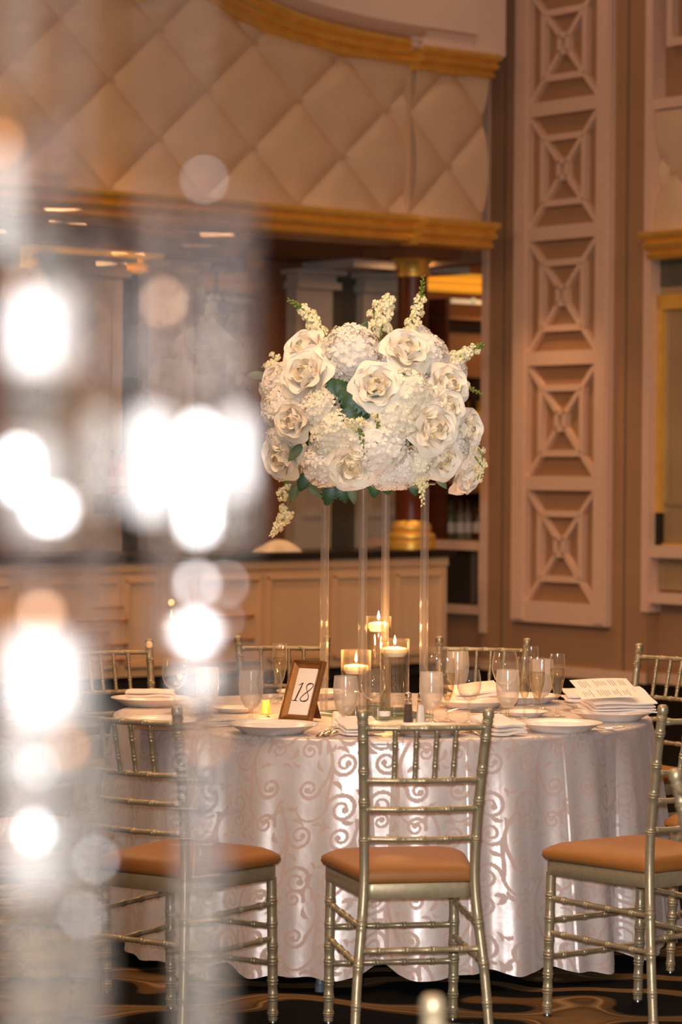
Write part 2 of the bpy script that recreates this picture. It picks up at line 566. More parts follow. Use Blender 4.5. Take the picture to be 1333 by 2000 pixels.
# swept moulding in a wall plane
def sweep(mb, path, prof):
    """path: (x, z) in the wall plane; prof: (out, across) pairs, out = towards the room"""
    rings = []
    for i, (x, z) in enumerate(path):
        a = path[max(i - 1, 0)]
        b = path[min(i + 1, len(path) - 1)]
        d = Vector((b[0] - a[0], b[1] - a[1])).normalized()
        n = Vector((-d.y, d.x))
        if n.y < 0:
            n = -n
        rings.append([(x + n.x * c, -o, z + n.y * c) for o, c in prof])
    return mb.loft(rings, True, True, closed=True)

PROF = [(0.0, 0.0), (0.10, 0.0), (0.13, 0.012), (0.14, 0.03), (0.12, 0.045), (0.105, 0.05), (0.105, 0.06), (0.14, 0.066), (0.175, 0.085), (0.185, 0.105), (0.17, 0.12), (0.15, 0.125), (0.16, 0.14), (0.20, 0.15), (0.22, 0.17), (0.22, 0.195), (0.2, 0.205), (0.0, 0.21)]

# tufted diamonds
def diamond(hw, hh, depth, n=12):
    mb = MB()
    vs_ = []
    for i in range(n + 1):
        for j in range(n + 1):
            s, t = 2 * i / n - 1, 2 * j / n - 1
            x = (s + t) / 2 * hw
            z = (s - t) / 2 * hh
            h = depth * (1 - abs(s) ** 2.4) ** 0.6 * (1 - abs(t) ** 2.4) ** 0.6
            vs_.append((x, -h, z))
    fs = []
    for i in range(n):
        for j in range(n):
            a = i * (n + 1) + j
            fs.append((a, a + n + 1, a + n + 2, a + 1))
    return mb.add(vs_, fs)

def clip_mesh(mb, planes):
    import bmesh
    bm = bmesh.new()
    me = bpy.data.meshes.new('tmp')
    me.from_pydata(mb.v, [], mb.f)
    bm.from_mesh(me)
    for co, no in planes:
        bmesh.ops.bisect_plane(bm, geom=bm.verts[:] + bm.edges[:] + bm.faces[:], plane_co=co, plane_no=no, clear_outer=True)
    bm.verts.ensure_lookup_table()
    bm.verts.index_update()
    r = MB()
    r.v = [tuple(v.co) for v in bm.verts]
    r.f = [tuple(v.index for v in f.verts) for f in bm.faces]
    bm.free()
    bpy.data.meshes.remove(me)
    return r

def tuft_field(parent, x0, x1, z0, z1, xc, zc, hw, hh, y, name='tufted_panel', depth=0.075):
    base = diamond(hw, hh, depth)
    me0 = base.mesh(name, 'quilt')
    bt = MB().lathe([(0.0, 0.0), (0.016, 0.002), (0.022, 0.009), (0.02, 0.016)], 10)
    bt.xform(Matrix.Rotation(PI / 2, 4, 'X'))
    bme = bt.mesh('tuft_button', 'button')
    k0 = int(math.floor((x0 - xc) / hw)) - 1
    k1 = int(math.ceil((x1 - xc) / hw)) + 1
    m0 = int(math.floor((z0 - zc) / hh)) - 1
    m1 = int(math.ceil((z1 - zc) / hh)) + 1
    for i in range(k0, k1 + 1):
        for j in range(m0, m1 + 1):
            cx, cz = xc + i * hw, zc + j * hh
            if (i + j) % 2 == 0:      # vertices of the lattice carry the buttons
                if x0 + 0.02 < cx < x1 - 0.02 and z0 + 0.02 < cz < z1 - 0.02:
                    inst(bme, 'tuft_button', parent, Matrix.Translation((cx, y - 0.012, cz)))
                continue
            if cx + hw <= x0 + 0.01 or cx - hw >= x1 - 0.01 or cz + hh <= z0 + 0.01 or cz - hh >= z1 - 0.01:
                continue
            if cx - hw >= x0 and cx + hw <= x1 and cz - hh >= z0 and cz + hh <= z1:
                inst(me0, name, parent, Matrix.Translation((cx, y, cz)))
            else:
                d = diamond(hw, hh, depth)
                d.xform(Matrix.Translation((cx, y, cz)))
                d = clip_mesh(d, [((x0, 0, 0), (-1, 0, 0)), ((x1, 0, 0), (1, 0, 0)), ((0, 0, z0), (0, 0, -1)), ((0, 0, z1), (0, 0, 1))])
                if len(d.f) > 3:
                    d.obj(name, 'quilt', parent)

# ---- bar alcove: header with tufted panels, gilded mouldings
hd = MB()
hd.box(-7.0, -0.516, 0.0, 0.35, 3.37, 6.2)
hd.box(-0.516, 0.225, -0.10, 0.35, 3.37, 6.2)
wall_f = tag(hd.obj('wall_front', 'quilt', smooth=False, mtx=MF), kind='structure')
tuft_field(wall_f, -6.2, -0.516, 3.55, 5.5, -2.376, 4.385, 0.4265, 0.391, -0.003)
tuft_field(wall_f, -0.516, 0.225, 3.55, 4.80, -0.516, 4.37, 0.392, 0.391, -0.103)
low = sweep(MB(), [(-7.0, 3.37), (-0.50, 3.37)], PROF)
low.obj('gilded_moulding', 'gold', wall_f)
sweep(MB(), [(-0.516, 3.35), (0.24, 3.35)], [(o + 0.10 if o else 0.0, c) for o, c in PROF]).obj('gilded_moulding', 'gold', wall_f)
arc = [(-0.50, 4.735), (-0.75, 4.74), (-1.1, 4.755), (-1.45, 4.785), (-1.7, 4.82), (-1.95, 4.875), (-2.2, 4.95), (-2.45, 5.045), (-2.7, 5.16), (-3.0, 5.32), (-3.3, 5.50), (-3.7, 5.75)]
fine = []
for i in range(len(arc) - 1):
    for k in range(4):
        t = k / 4
        fine.append((arc[i][0] * (1 - t) + arc[i + 1][0] * t, arc[i][1] * (1 - t) + arc[i + 1][1] * t))
fine.append(arc[-1])
PROFU = [(o, c * 0.9) for o, c in PROF]
sweep(MB(), fine, PROFU).obj('gilded_moulding', 'gold', wall_f)
sweep(MB(), [(-0.53, 4.69), (0.24, 4.69)], [(o + 0.10, c * 0.85) for o, c in PROF]).obj('gilded_moulding', 'gold', wall_f)
# plain upper wall above the arched moulding
def upper(path, top, y0, y1):
    n = len(path)
    vs_ = [(x, y, z) for y in (y0, y1) for x, z in path] + [(x, y, top) for y in (y0, y1) for x, z in path]
    fs = []
    for i in range(n - 1):
        fs += [(i, i + 1, 2 * n + i + 1, 2 * n + i), (i, n + i, n + i + 1, i + 1)]
    fs.append((0, 2 * n, 3 * n, n))
    fs.append((n - 1, 2 * n - 1, 4 * n - 1, 3 * n - 1))
    return MB().add(vs_, fs)
upper([(x, z + 0.27) for x, z in reversed(fine)] + [(0.02, 5.0)], 6.2, -0.30, 0.0).obj('upper_wall_panel', 'plaster', wall_f, smooth=False)
sweep(MB(), [(x, z + 0.185) for x, z in fine], [(0.0, 0.0), (0.18, 0.0), (0.26, 0.03), (0.30, 0.085), (0.0, 0.09)]).obj('cove_fillet', 'trim', wall_f)
MB().box(-0.60, 0.36, -0.22, 0.30, 4.87, 6.2).obj('upper_wall_panel', 'plaster', wall_f, smooth=False)
MB().box(-0.56, 0.30, -0.26, 0.10, 4.845, 4.88).obj('cove_fillet', 'trim', wall_f, smooth=False)
# gilded ornament at the top of the frame
orn = MB()
for k in range(9):
    a = -PI / 2 + (k - 4) * 0.33
    orn.tube([(0.10 * math.cos(a) * t, -0.06 - 0.05 * math.sin(PI * t), 0.14 * math.sin(a) * t + 0.06) for t in (0.1, 0.4, 0.7, 1.0)], [0.012, 0.024, 0.026, 0.008], 8)
orn.lathe([(0.0, -0.03), (0.03, -0.015), (0.035, 0.01), (0.0, 0.035)], 12, (0, -0.09, 0.05))
orn.obj('gilded_shell_ornament', 'gold', wall_f, mtx=Matrix.Translation((-3.05, -0.06, 5.02)))

# back of the bar alcove
BY = 2.2
bk = MB()
bk.box(-7.0, 3.4, BY, BY + 0.3, 0, 3.6)
bk.box(-7.0, 0.20, 0.35, BY, 3.37, 3.6)
wall_b = tag(bk.obj('wall_back', 'barwall', smooth=False, mtx=MF), kind='structure')
MB().box(0.44, 0.78, BY - 0.04, BY, 0.9, 3.37).obj('dark_panel', 'grey', wall_b, smooth=False)
MB().box(-1.70, -1.50, BY - 0.05, BY, 0.9, 3.2).obj('dark_panel', 'dark', wall_b, smooth=False)
for x0, x1 in ((0.05, 0.44), (0.78, 1.30), (-2.5, -1.72), (-1.45, -1.0)):
    p = MB()
    p.box(x0, x1, BY - 0.14, BY, 0.0, 3.14)
    p.obj('pilaster', 'barwhite', wall_b, smooth=False)
    c = MB()
    c.box(x0 - 0.03, x1 + 0.05, BY - 0.20, BY, 3.14, 3.20)
    c.box(x0 - 0.0, x1 + 0.02, BY - 0.17, BY, 3.20, 3.26)
    c.box(x0 - 0.06, x1 + 0.08, BY - 0.24, BY, 3.26, 3.30)
    c.obj('pilaster_capital', 'barwhite', wall_b, smooth=False)
    i0, i1 = x0 + 0.08, x1 - 0.08
    r = MB()
    for z0, z1 in ((1.2, 1.24), (2.86, 2.9)):
        r.box(i0, i1, BY - 0.155, BY - 0.14, z0, z1)
    for xx in (i0, i1 - 0.04):
        r.box(xx, xx + 0.04, BY - 0.155, BY - 0.14, 1.24, 2.86)
    r.obj('panel_moulding', 'barwhite', wall_b, smooth=False)
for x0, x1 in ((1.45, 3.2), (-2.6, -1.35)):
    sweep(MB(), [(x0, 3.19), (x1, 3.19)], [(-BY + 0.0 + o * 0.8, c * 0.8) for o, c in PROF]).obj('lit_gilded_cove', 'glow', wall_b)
# wide beige capitals under the soffit
for x0, x1 in ((0.22, 0.72), (1.0, 1.5)):
    MB().box(x0, x1, 1.5, BY, 3.30, 3.37).obj('soffit_block', 'barwhite', wall_b, smooth=False)

# shelving with bottles at the back of the bar
sh = thing('back_bar_shelves', 'tan back bar shelving with rows of bottles, seen right of the mahogany column', 'shelving', mtx=MF @ Matrix.Translation((2.1, BY - 0.32, 0)))
for z in (1.0, 1.44, 1.88, 2.45, 2.95):
    MB().box(-0.66, 0.9, -0.14, 0.30, z - 0.03, z).obj('shelf', 'shelf', sh, smooth=False)
MB().box(-0.66, 0.9, 0.24, 0.30, 0.0, 3.1).obj('back_panel', 'barwall', sh, smooth=False)
MB().box(-0.66, 0.9, -0.14, 0.24, 0.0, 0.97).obj('base_cabinet', 'dark', sh, smooth=False)
for x in (-0.66, 0.86):
    MB().box(x, x + 0.04, -0.14, 0.30, 1.0, 3.1).obj('side_panel', 'mahog', sh, smooth=False)
MB().box(-0.6, 0.86, -0.16, -0.13, 3.06, 3.10).obj('strip_light', 'strip', sh, smooth=False)
MB().box(-0.5, 0.8, 0.0, 0.22, 2.45, 2.82).obj('storage_box', 'shelf', sh, smooth=False)
gl = MB()
gl.lathe([(0.0, -0.03), (0.02, -0.02), (0.03, 0.0), (0.02, 0.02), (0.0, 0.03)], 12)
gl.obj('round_bulb', 'strip', sh, mtx=Matrix.Translation((-0.36, -0.16, 3.09)))

def bottle_mesh(col):
    r = 0.037
    return MB().lathe([(0.0, 0.0), (r * .9, 0.0), (r, 0.008), (r, 0.17), (r * .9, 0.19), (r * .45, 0.215), (r * .36, 0.235), (r * .36, 0.285), (r * .42, 0.287), (r * .42, 0.30), (0.0, 0.30)], 14).mesh('bottle', 'bottle_' + col)
BM = {k: bottle_mesh(k) for k in ('red', 'orange', 'yellow', 'brown', 'olive', 'clear')}
capm = MB().lathe([(0.0, 0.0), (0.017, 0.0), (0.018, 0.02), (0.0, 0.024)], 10).mesh('cap', 'dark')
lblm = MB().lathe([(0.0378, 0.05), (0.0378, 0.13)], 14).mesh('paper_label', 'card')
def bottle(x, y, z, col, label, group, s=1.0, frame=MF):
    o = thing('bottle', label, 'bottle', mtx=frame @ Matrix.Translation((x, y, z)) @ Matrix.Scale(s, 4), group=group)
    inst(BM[col], 'glass_body', o)
    inst(capm, 'cap', o, Matrix.Translation((0, 0, 0.30)))
    inst(lblm, 'paper_label', o)
    return o
cn = {'red': 'red', 'orange': 'orange', 'yellow': 'yellow', 'brown': 'brown', 'olive': 'olive green', 'clear': 'pale'}
for z, cols, where in ((1.0, ['clear', 'olive', 'clear', 'clear', 'brown', 'clear', 'olive', 'clear', 'clear', 'olive'], 'lowest shelf'),
                       (1.44, ['olive', 'red', 'clear', 'orange', 'yellow', 'brown', 'orange', 'clear', 'red', 'yellow'], 'second shelf'),
                       (1.88, ['brown', 'yellow', 'clear', 'yellow', 'yellow', 'olive', 'yellow', 'clear', 'brown', 'clear'], 'third shelf')):
    ORD = ['first', 'second', 'third', 'fourth', 'fifth', 'sixth', 'seventh', 'eighth', 'ninth', 'tenth']
    for i, c in enumerate(cols):
        bottle(1.57 + i * 0.098, BY - 0.30 + 0.02 * (i % 2), z + 0.001, c, '%s bottle, %s from the left on the %s of the back bar' % (cn[c], ORD[i], where), 'bottles on the %s of the back bar' % where, 1.15)

# left stretch of shelf with red, orange and yellow bottles, seen between the crystal strands
sh2 = thing('wall_shelf', 'dark wall shelf with amber bottles, seen in the gap between the crystal strands', 'shelf', mtx=MF @ Matrix.Translation((-1.62, BY - 0.30, 0)))
MB().box(-0.36, 0.40, -0.10, 0.16, 1.36, 1.40).obj('shelf_board', 'mahog', sh2, smooth=False)
MB().box(-0.36, -0.32, -0.06, 0.16, 1.24, 1.36).obj('bracket', 'mahog', sh2, smooth=False)
MB().box(0.34, 0.38, -0.06, 0.16, 1.24, 1.36).obj('bracket', 'mahog', sh2, smooth=False)
for i, c in enumerate(['red', 'orange', 'yellow', 'orange', 'red', 'yellow', 'orange']):
    bottle(-1.93 + i * 0.10, BY - 0.30, 1.401, c, '%s bottle, %s from the left on the dark wall shelf' % (cn[c], ORD[i]), 'bottles on the dark wall shelf', 1.1)

# bar counter
bar = thing('bar_counter', 'long cream panelled bar with a black stone top below the quilted header', 'bar', mtx=MF)
MB().box(-7.0, -0.02, 0.0, 0.55, 0.10, 0.93).obj('body', 'barfront', bar, smooth=False)
MB().box(-7.0, -0.05, 0.05, 0.50, 0.0, 0.10).obj('toe_kick', 'dark', bar, smooth=False)
MB().bbox(-7.0, 0.03, -0.06, 0.68, 0.93, 0.985, 0.008).obj('worktop', 'counter', bar, smooth=False)
xs = [-6.4, -5.6, -4.8, -4.0, -3.11, -2.477, -1.83, -1.20, -0.577, -0.05]
for a, b in zip(xs[:-1], xs[1:]):
    p = MB()
    w = 0.055
    p.box(a + w, b - w, -0.012, 0.0, 0.20, 0.78)
    for q in (0.17, 0.78):
        p.box(a + w - 0.02, b - w + 0.02, -0.03, 0.0, q, q + 0.025)
    p.box(a + w - 0.02, a + w, -0.03, 0.0, 0.17, 0.80)
    p.box(b - w, b - w + 0.02, -0.03, 0.0, 0.17, 0.80)
    p.obj('front_panel', 'barfront', bar, smooth=False)
MB().box(-7.0, -0.02, -0.02, 0.0, 0.86, 0.93).obj('frieze', 'barfront', bar, smooth=False)
for z, segs in ((0.515, ((-2.33, -1.95), (-3.5, -3.08))), (0.34, ((-2.33, -1.95), (-3.5, -3.08))), (0.43, ((-3.52, -3.25),)), (0.23, ((-3.5, -3.1),)), (0.61, ((-3.36, -3.12),))):
    for a, b in segs:
        t = MB().tube([(a, -0.05, z), ((a + b) / 2, -0.05, z), (b, -0.05, z)], 0.008, 8)
        t.box(a, a + 0.015, -0.05, 0.0, z - 0.008, z + 0.008)
        t.box(b - 0.015, b, -0.05, 0.0, z - 0.008, z + 0.008)
        t.obj('brass_rail', 'brass', bar)

col = thing('mahogany_column', 'round mahogany column with gilded base and capital standing on the bar top', 'column', mtx=MF @ Matrix.Translation((-0.09, 0.36, 0.986)), kind='structure')
MB().lathe([(0.13, 0.22), (0.128, 1.2), (0.118, 2.16)], 28).obj('shaft', 'mahog', col)
MB().lathe([(0.0, 0.0), (0.20, 0.0), (0.20, 0.05), (0.185, 0.06), (0.20, 0.085), (0.19, 0.115), (0.15, 0.13), (0.165, 0.155), (0.16, 0.18), (0.13, 0.22)], 28).obj('gilded_base', 'gold', col)
MB().lathe([(0.118, 2.15), (0.14, 2.16), (0.14, 2.18), (0.125, 2.19), (0.13, 2.25), (0.16, 2.29), (0.18, 2.30), (0.0, 2.30)], 28).obj('gilded_capital', 'gold', col)
MB().box(-0.30, 0.28, -0.26, 0.26, 2.30, 2.385).obj('abacus', 'barwall', col, smooth=False)

# folded cloth on the bar top
pil = MB()
n = 14
vs_, fs = [], []
for i in range(n + 1):
    for j in range(n + 1):
        a, b = i / n * 2 - 1, j / n * 2 - 1
        h = 0.075 * max(0, (1 - a * a)) ** 0.6 * max(0, (1 - b * b)) ** 0.5 * (1 + 0.25 * math.sin(5 * a + 3 * b)) + 0.001
        vs_.append((a * 0.17, b * 0.11, h))
for i in range(n):
    for j in range(n):
        q = i * (n + 1) + j
        fs.append((q, q + n + 1, q + n + 2, q + 1))
tag(pil.add(vs_, fs).obj('bar_towel', 'linen', mtx=MF @ Matrix.Translation((-1.60, 0.14, 0.985))), 'crumpled cream towel on the black bar top beside the hanging snapdragons', 'towel')

# recessed bays of the right wall: framed mirror panels and quilting
def rect_frame(mb, x0, x1, z0, z1, w, y0, y1):
    mb.box(x0, x1, y0, y1, z0, z0 + w)
    mb.box(x0, x1, y0, y1, z1 - w, z1)
    mb.box(x0, x0 + w, y0, y1, z0 + w, z1 - w)
    mb.box(x1 - w, x1, y0, y1, z0 + w, z1 - w)
    return mb
MB().box(0.93, 2.6, 0.085, 0.125, 1.06, 3.22).obj('mirror_panel', 'mirror_pale', wall_r, smooth=False)
MB().box(0.93, 2.6, 0.08, 0.125, 3.00, 3.22).obj('reflection_top', 'mirror_grey', wall_r, smooth=False)
MB().box(0.93, 2.6, 0.05, 0.12, 2.83, 2.94).obj('gilded_mirror_frame', 'gold', wall_r, smooth=False)
MB().box(0.93, 0.985, 0.05, 0.12, 1.30, 2.94).obj('gilded_mirror_frame', 'gold', wall_r, smooth=False)
MB().box(0.93, 0.985, 0.05, 0.12, 1.05, 1.30).obj('frame_plinth', 'dark', wall_r, smooth=False)
MB().box(0.985, 2.6, 0.07, 0.12, 1.36, 1.40).obj('mirror_rail', 'mirror_pale', wall_r, smooth=False)
MB().box(0.985, 2.6, 0.06, 0.12, 1.03, 1.07).obj('gilded_mirror_frame', 'gold', wall_r, smooth=False)
MB().box(0.91, 2.6, 0.0, 0.13, 0.965, 1.055).obj('dado_rail', 'trim', wall_r, smooth=False)
MB().box(0.93, 2.6, 0.09, 0.125, 0.72, 0.965).obj('dado_panel', 'mirror_pale', wall_r, smooth=False)
for x in (0.95, 1.12, 1.26, 1.40):
    MB().box(x, x + 0.06, 0.08, 0.10, 0.72, 0.90).obj('dado_stile', 'mirror_pale', wall_r, smooth=False)
MB().box(0.91, 2.6, 0.0, 0.13, 0.62, 0.70).obj('dado_rail', 'trim', wall_r, smooth=False)
sweep(MB(), [(0.93, 3.20), (2.6, 3.20)], [(o - 0.06, c) for o, c in PROF]).obj('gilded_moulding', 'gold', wall_r)
MB().box(0.93, 2.6, 0.09, 0.125, 3.40, 4.34).obj('quilt_backing', 'quilt', wall_r, smooth=False)
tuft_field(wall_r, 0.93, 2.6, 3.41, 4.32, 1.05, 3.86, 0.45, 0.40, 0.085)
MB().box(0.91, 2.6, 0.0, 0.13, 4.33, 4.41).obj('cornice_rail', 'trim', wall_r, smooth=False)
z = MB()
z.box(1.00, 1.06, 0.05, 0.13, 4.80, 5.6)
z.box(1.06, 1.22, 0.05, 0.13, 4.80, 4.86)
z.box(1.18, 1.24, 0.05, 0.13, 4.60, 4.80)
z.box(1.24, 1.8, 0.05, 0.13, 4.60, 4.66)
z.obj('fret_trim', 'trim', wall_r, smooth=False)
# left recess, in the gap beside the bar
fm = rect_frame(MB(), -2.5, -1.0, 0.44, 1.03, 0.07, 0.03, 0.13)
fm.obj('dado_rail', 'trim', wall_r, smooth=False)
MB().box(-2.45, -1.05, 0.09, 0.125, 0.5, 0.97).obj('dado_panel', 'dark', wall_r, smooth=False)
MB().box(-1.22, -1.16, 0.085, 0.10, 0.52, 0.97).obj('dado_stile', 'grey', wall_r, smooth=False)
MB().box(-2.4, -1.0, 0.05, 0.13, 4.30, 4.37).obj('cornice_rail', 'trim', wall_r, smooth=False)
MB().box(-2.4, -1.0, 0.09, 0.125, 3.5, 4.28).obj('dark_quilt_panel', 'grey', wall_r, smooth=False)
MB().box(-1.25, -1.17, 0.05, 0.13, 4.66, 5.3).obj('fret_trim', 'trim', wall_r, smooth=False)

# added warm fill lamps: first the upper wall, then the bar interior
pF = lambda x, y, z: MF @ Vector((x, y, z))
lamp('upper_wall_fill', 'POINT', pF(-0.6, -1.5, 5.9), 8, (1, 0.66, 0.42), 0.2)
lamp('bar_inside_fill', 'AREA', pF(2.2, 1.2, 3.36), 9, (1, 0.5, 0.18), 0.25)
lamp('bar_inside_fill', 'AREA', pF(0.6, 1.2, 3.36), 4, (1, 0.55, 0.25), 0.25)
lamp('bar_inside_fill', 'AREA', pF(-1.6, 1.2, 3.36), 8, (1, 0.5, 0.2), 0.25)
lamp('bar_inside_fill', 'AREA', pF(-3.5, 1.2, 3.36), 8, (1, 0.5, 0.2), 0.25)

for x in (-5.2, -3.9, -2.6, -1.3, -0.1):
    o = lamp('bar_front_fill', 'SPOT', pF(x, -0.75, 3.6), 55, (1, 0.52, 0.22), 0.05)  # lamps added ahead of the header to brighten the bar front
    o.data.spot_size = 1.5
    o.data.spot_blend = 0.8
    o.rotation_euler = (0, 0, 0)

# ------------------------------------------------------------------ chiavari chairs
def make_chair():
    root = thing('chiavari_chair', 'x', 'chair', (0, 0, 0))
    def lerp_path(keys, n):
        """keys: (x,y,z) -> smooth path sampled n times by z"""
        ks = [Vector(k) for k in keys]
        out = []
        seg = len(ks) - 1
        for i in range(n):
            t = i / (n - 1) * seg
            k = min(int(t), seg - 1)
            f = t - k
            p0, p1, p2, p3 = ks[max(k - 1, 0)], ks[k], ks[k + 1], ks[min(k + 2, seg)]
            out.append(0.5 * ((2 * p1) + (p2 - p0) * f + (2 * p0 - 5 * p1 + 4 * p2 - p3) * f * f + (3 * p1 - p0 - 3 * p2 + p3) * f ** 3))
        return out
    def bamboo(pts_keys, r, rings, n=60, seg=10, taper=0.0):
        """tube with bamboo rings at fractions in rings"""
        base = lerp_path(pts_keys, 200)
        ts = set(i / n for i in range(n + 1))
        d = 0.008 if n > 30 else 0.02
        L = sum((base[i + 1] - base[i]).length for i in range(199))
        w = 0.004 / L
        for q in rings:
            for e in (-2.6, -2.0, -1.2, -0.6, 0, 0.6, 1.2, 2.0, 2.6):
                if 0 < q + e * w < 1:
                    ts.add(q + e * w)
        ts = sorted(ts)
        P, R = [], []
        for t in ts:
            k = min(int(t * 199), 198)
            f = t * 199 - k
            P.append(base[k].lerp(base[k + 1], f))
            rr = r * (1 - taper * t)
            for q in rings:
                e = abs(t - q) / w
                if e < 2.3:
                    rr *= 1 + 0.20 * (math.cos(e * 2.4) * 0.5 + 0.5) * (1 if e < 2.1 else 0.5)
            R.append(rr)
        return MB().tube(P, R, seg)
    bp_keys = lambda s: [(s * .193, -.255, 0), (s * .180, -.228, .21), (s * .158, -.195, .445), (s * .159, -.20, .60), (s * .167, -.228, .78), (s * .177, -.262, .94)]
    def post_at(z):
        ks = [Vector(k) for k in bp_keys(1)]
        for a, b in zip(ks[:-1], ks[1:]):
            if a.z <= z <= b.z:
                return a.lerp(b, (z - a.z) / (b.z - a.z))
        return ks[-1]
    nmz = lambda zs: [z / 0.94 for z in zs]
    for s in (-1, 1):
        p = bamboo(bp_keys(s), 0.0138, nmz([.06, .13, .215, .30, .55, .665, .757, .85, .905]), 40, 12)
        e = Vector(bp_keys(s)[-1])
        p.lathe([(0.0138, -0.012), (0.0160, -0.006), (0.0165, 0.0), (0.0160, 0.006), (0.0148, 0.011), (0.0100, 0.0155), (0.0, 0.0165)], 12, tuple(e))
        p.obj('back_post', 'chair', root)
        f = bamboo([(s * .185, .205, 0.010), (s * .185, .20, .22), (s * .183, .195, .43)], 0.0144, [.08, .20, .30, .42, .52, .66, .80], 24, 12)
        fo = f.obj('front_leg', 'chair', root)
        MB().lathe([(0.0, 0.0), (0.011, 0.0), (0.012, 0.006), (0.008, 0.012)], 12, (s * .185, .205, 0)).obj('glide', 'foot', fo)
    for z in (.905, .757, .676, .592):
        p = post_at(z)
        keys = [(-p.x, p.y, z), (-p.x * .5, p.y - .020, z), (0, p.y - .027, z), (p.x * .5, p.y - .020, z), (p.x, p.y, z)]
        bamboo(keys, 0.0086 if z > .9 else 0.0080, [.04, .08, .28, .31, .49, .52, .70, .73, .92, .96], 16, 8).obj('back_rail', 'chair', root)
    p1, p2 = post_at(.757), post_at(.905)
    for x in (-.0825, -.0275, .0275, .0825):
        yo = -.027 + .018 * (abs(x) / .09) ** 2
        bamboo([(x, p1.y + yo, .762), (x * 1.02, (p1.y + p2.y) / 2 + yo, .83), (x * 1.04, p2.y + yo, .900)], 0.0067, [.06, .30, .35, .66, .71, .94], 10, 8).obj('spindle', 'chair', root)
    def link(a, b, r=0.0080):
        bamboo([a, ((a[0] + b[0]) / 2, (a[1] + b[1]) / 2, (a[2] + b[2]) / 2), b], r, [.04, .18, .20, .38, .40, .58, .60, .78, .80, .96], 8, 8).obj('stretcher', 'chair', root)
    link((-.185, .20, .285), (.185, .20, .285))
    link((-.185, .20, .178), (.185, .20, .178))
    q = post_at(.285)
    link((-q.x, q.y, .283), (q.x, q.y, .283))
    for s in (-1, 1):
        for z in (.352, .250):
            q = post_at(z)
            link((s * .185, .20, z), (s * q.x, q.y, z - .004))
    # seat frame outline
    def outline(grow=0.0, k=10):
        fw_, rw, yf, yr, cr_ = .202 + grow, .158 + grow * .6, .222 + grow, -.19 - grow * .3, .05
        pts = []
        def arc(cx, cy, a0, a1, r):
            for i in range(k + 1):
                a = a0 + (a1 - a0) * i / k
                pts.append((cx + r * math.cos(a), cy + r * math.sin(a)))
        arc(fw_ - cr_, yf - cr_, 0.06, PI / 2 - 0.1, cr_)
        for x in (.08, 0, -.08):
            pts.append((x, yf + .006 * (1 - (x / .1) ** 2)))
        arc(-fw_ + cr_, yf - cr_, PI / 2 + 0.1, PI - 0.06, cr_)
        arc(-rw + .03, yr + .03, PI + 0.06, 1.5 * PI - .05, .03)
        arc(rw - .03, yr + .03, 1.5 * PI + .05, 2 * PI - 0.06, .03)
        return pts
    o0, o1 = outline(0), outline(-0.004)
    MB().loft([[(x, y, .422) for x, y in o1], [(x, y, .425) for x, y in o0], [(x, y, .462) for x, y in o0], [(x, y, .465) for x, y in o1]], True, True).obj('seat_frame', 'chair', root)
    rings = []
    for g, z in ((-0.012, .4655), (0.006, .469), (0.012, .479), (0.010, .492), (-0.004, .503), (-.03, .513), (-.07, .520), (-.12, .524)):
        rings.append([(x, y, z) for x, y in outline(g)] if g > -.02 else [(x * (1 + g * 4.2), (y - .015) * (1 + g * 4.2) + .015, z) for x, y in outline(0)])
    cu = MB().loft(rings, True, True).obj('seat_cushion', 'cushion', root)
    return root

chair0 = make_chair()
GRP = 'gold chiavari chairs around table 18'
def place(first, x, y, yaw, label, group):
    global chair0
    if first:
        chair0.location = (x, y, 0)
        chair0.rotation_euler = (0, 0, yaw)
        chair0['label'] = label
        chair0['group'] = group
        return chair0
    return dup(chair0, (x, y, 0), yaw, label, group)
place(True, .192, 8.00, .175, 'gold chiavari chair in front, its back turned to the camera, copper cushion', GRP)
place(False, .893, 8.262, .66, 'gold chiavari chair right of the front one, copper seat turned to the table', GRP)
place(False, -.455, 8.10, -.58, 'gold chiavari chair left of the front one, half hidden by the hanging crystals', GRP)
place(False, 1.33, 9.13, 1.187, 'gold chiavari chair at the right edge, only its copper seat front showing beside the cloth', GRP)
place(False, 1.06, 10.45, 2.28, 'gold chiavari chair standing behind the napkins and menus at the far right', GRP)
place(False, .495, 10.84, 2.875, 'gold chiavari chair behind the right-hand glasses on the far side', GRP)
place(False, -.186, 10.84, 3.30, 'gold chiavari chair behind the table number frame on the far side', GRP)
place(False, -.74, 10.52, 3.72, 'gold chiavari chair at the far left behind the napkin on a plate', GRP)
place(False, -.98, 8.66, -1.0, 'gold chiavari chair at the far left, front leg showing beyond the crystals', GRP)
place(False, .297, 3.79, 0.0, 'gold chiavari chair close to the camera, only a blurred post top at the bottom edge', 'gold chiavari chairs at the neighbouring tables')
place(False, 1.063, 6.215, -1.05, 'gold chiavari chair at the right border, only its blurred back post showing', 'gold chiavari chairs at the neighbouring tables')

# ------------------------------------------------------------------ table and damask cloth
TX, TY, TZ, TR = .146, 9.60, .780, .918
tb = thing('banquet_table', 'round banquet table under the damask cloth, grey steel leg foot showing below the hem', 'table', (TX, TY, 0))
MB().lathe([(0.0, .735), (.90, .735), (.912, .742), (.912, .765), (.90, .772), (0.0, .772)], 64).obj('tabletop', 'wood', tb)
for x, y in ((-.20, -.93 + .0), (.45, -.62), (-.35, .60), (.40, .62)):
    yy = max(y, -.80)
    lg = MB().tube([(x, yy, .735), (x, yy - .06 if y < -.8 else yy, .3), (x, yy - .12 if y < -.8 else yy, .012)], 0.014, 12)
    lg.lathe([(0, 0), (.017, 0), (.017, .022), (.014, .024)], 12, (x, yy - .12 if y < -.8 else yy, 0))
    lg.obj('leg', 'steel', tb)

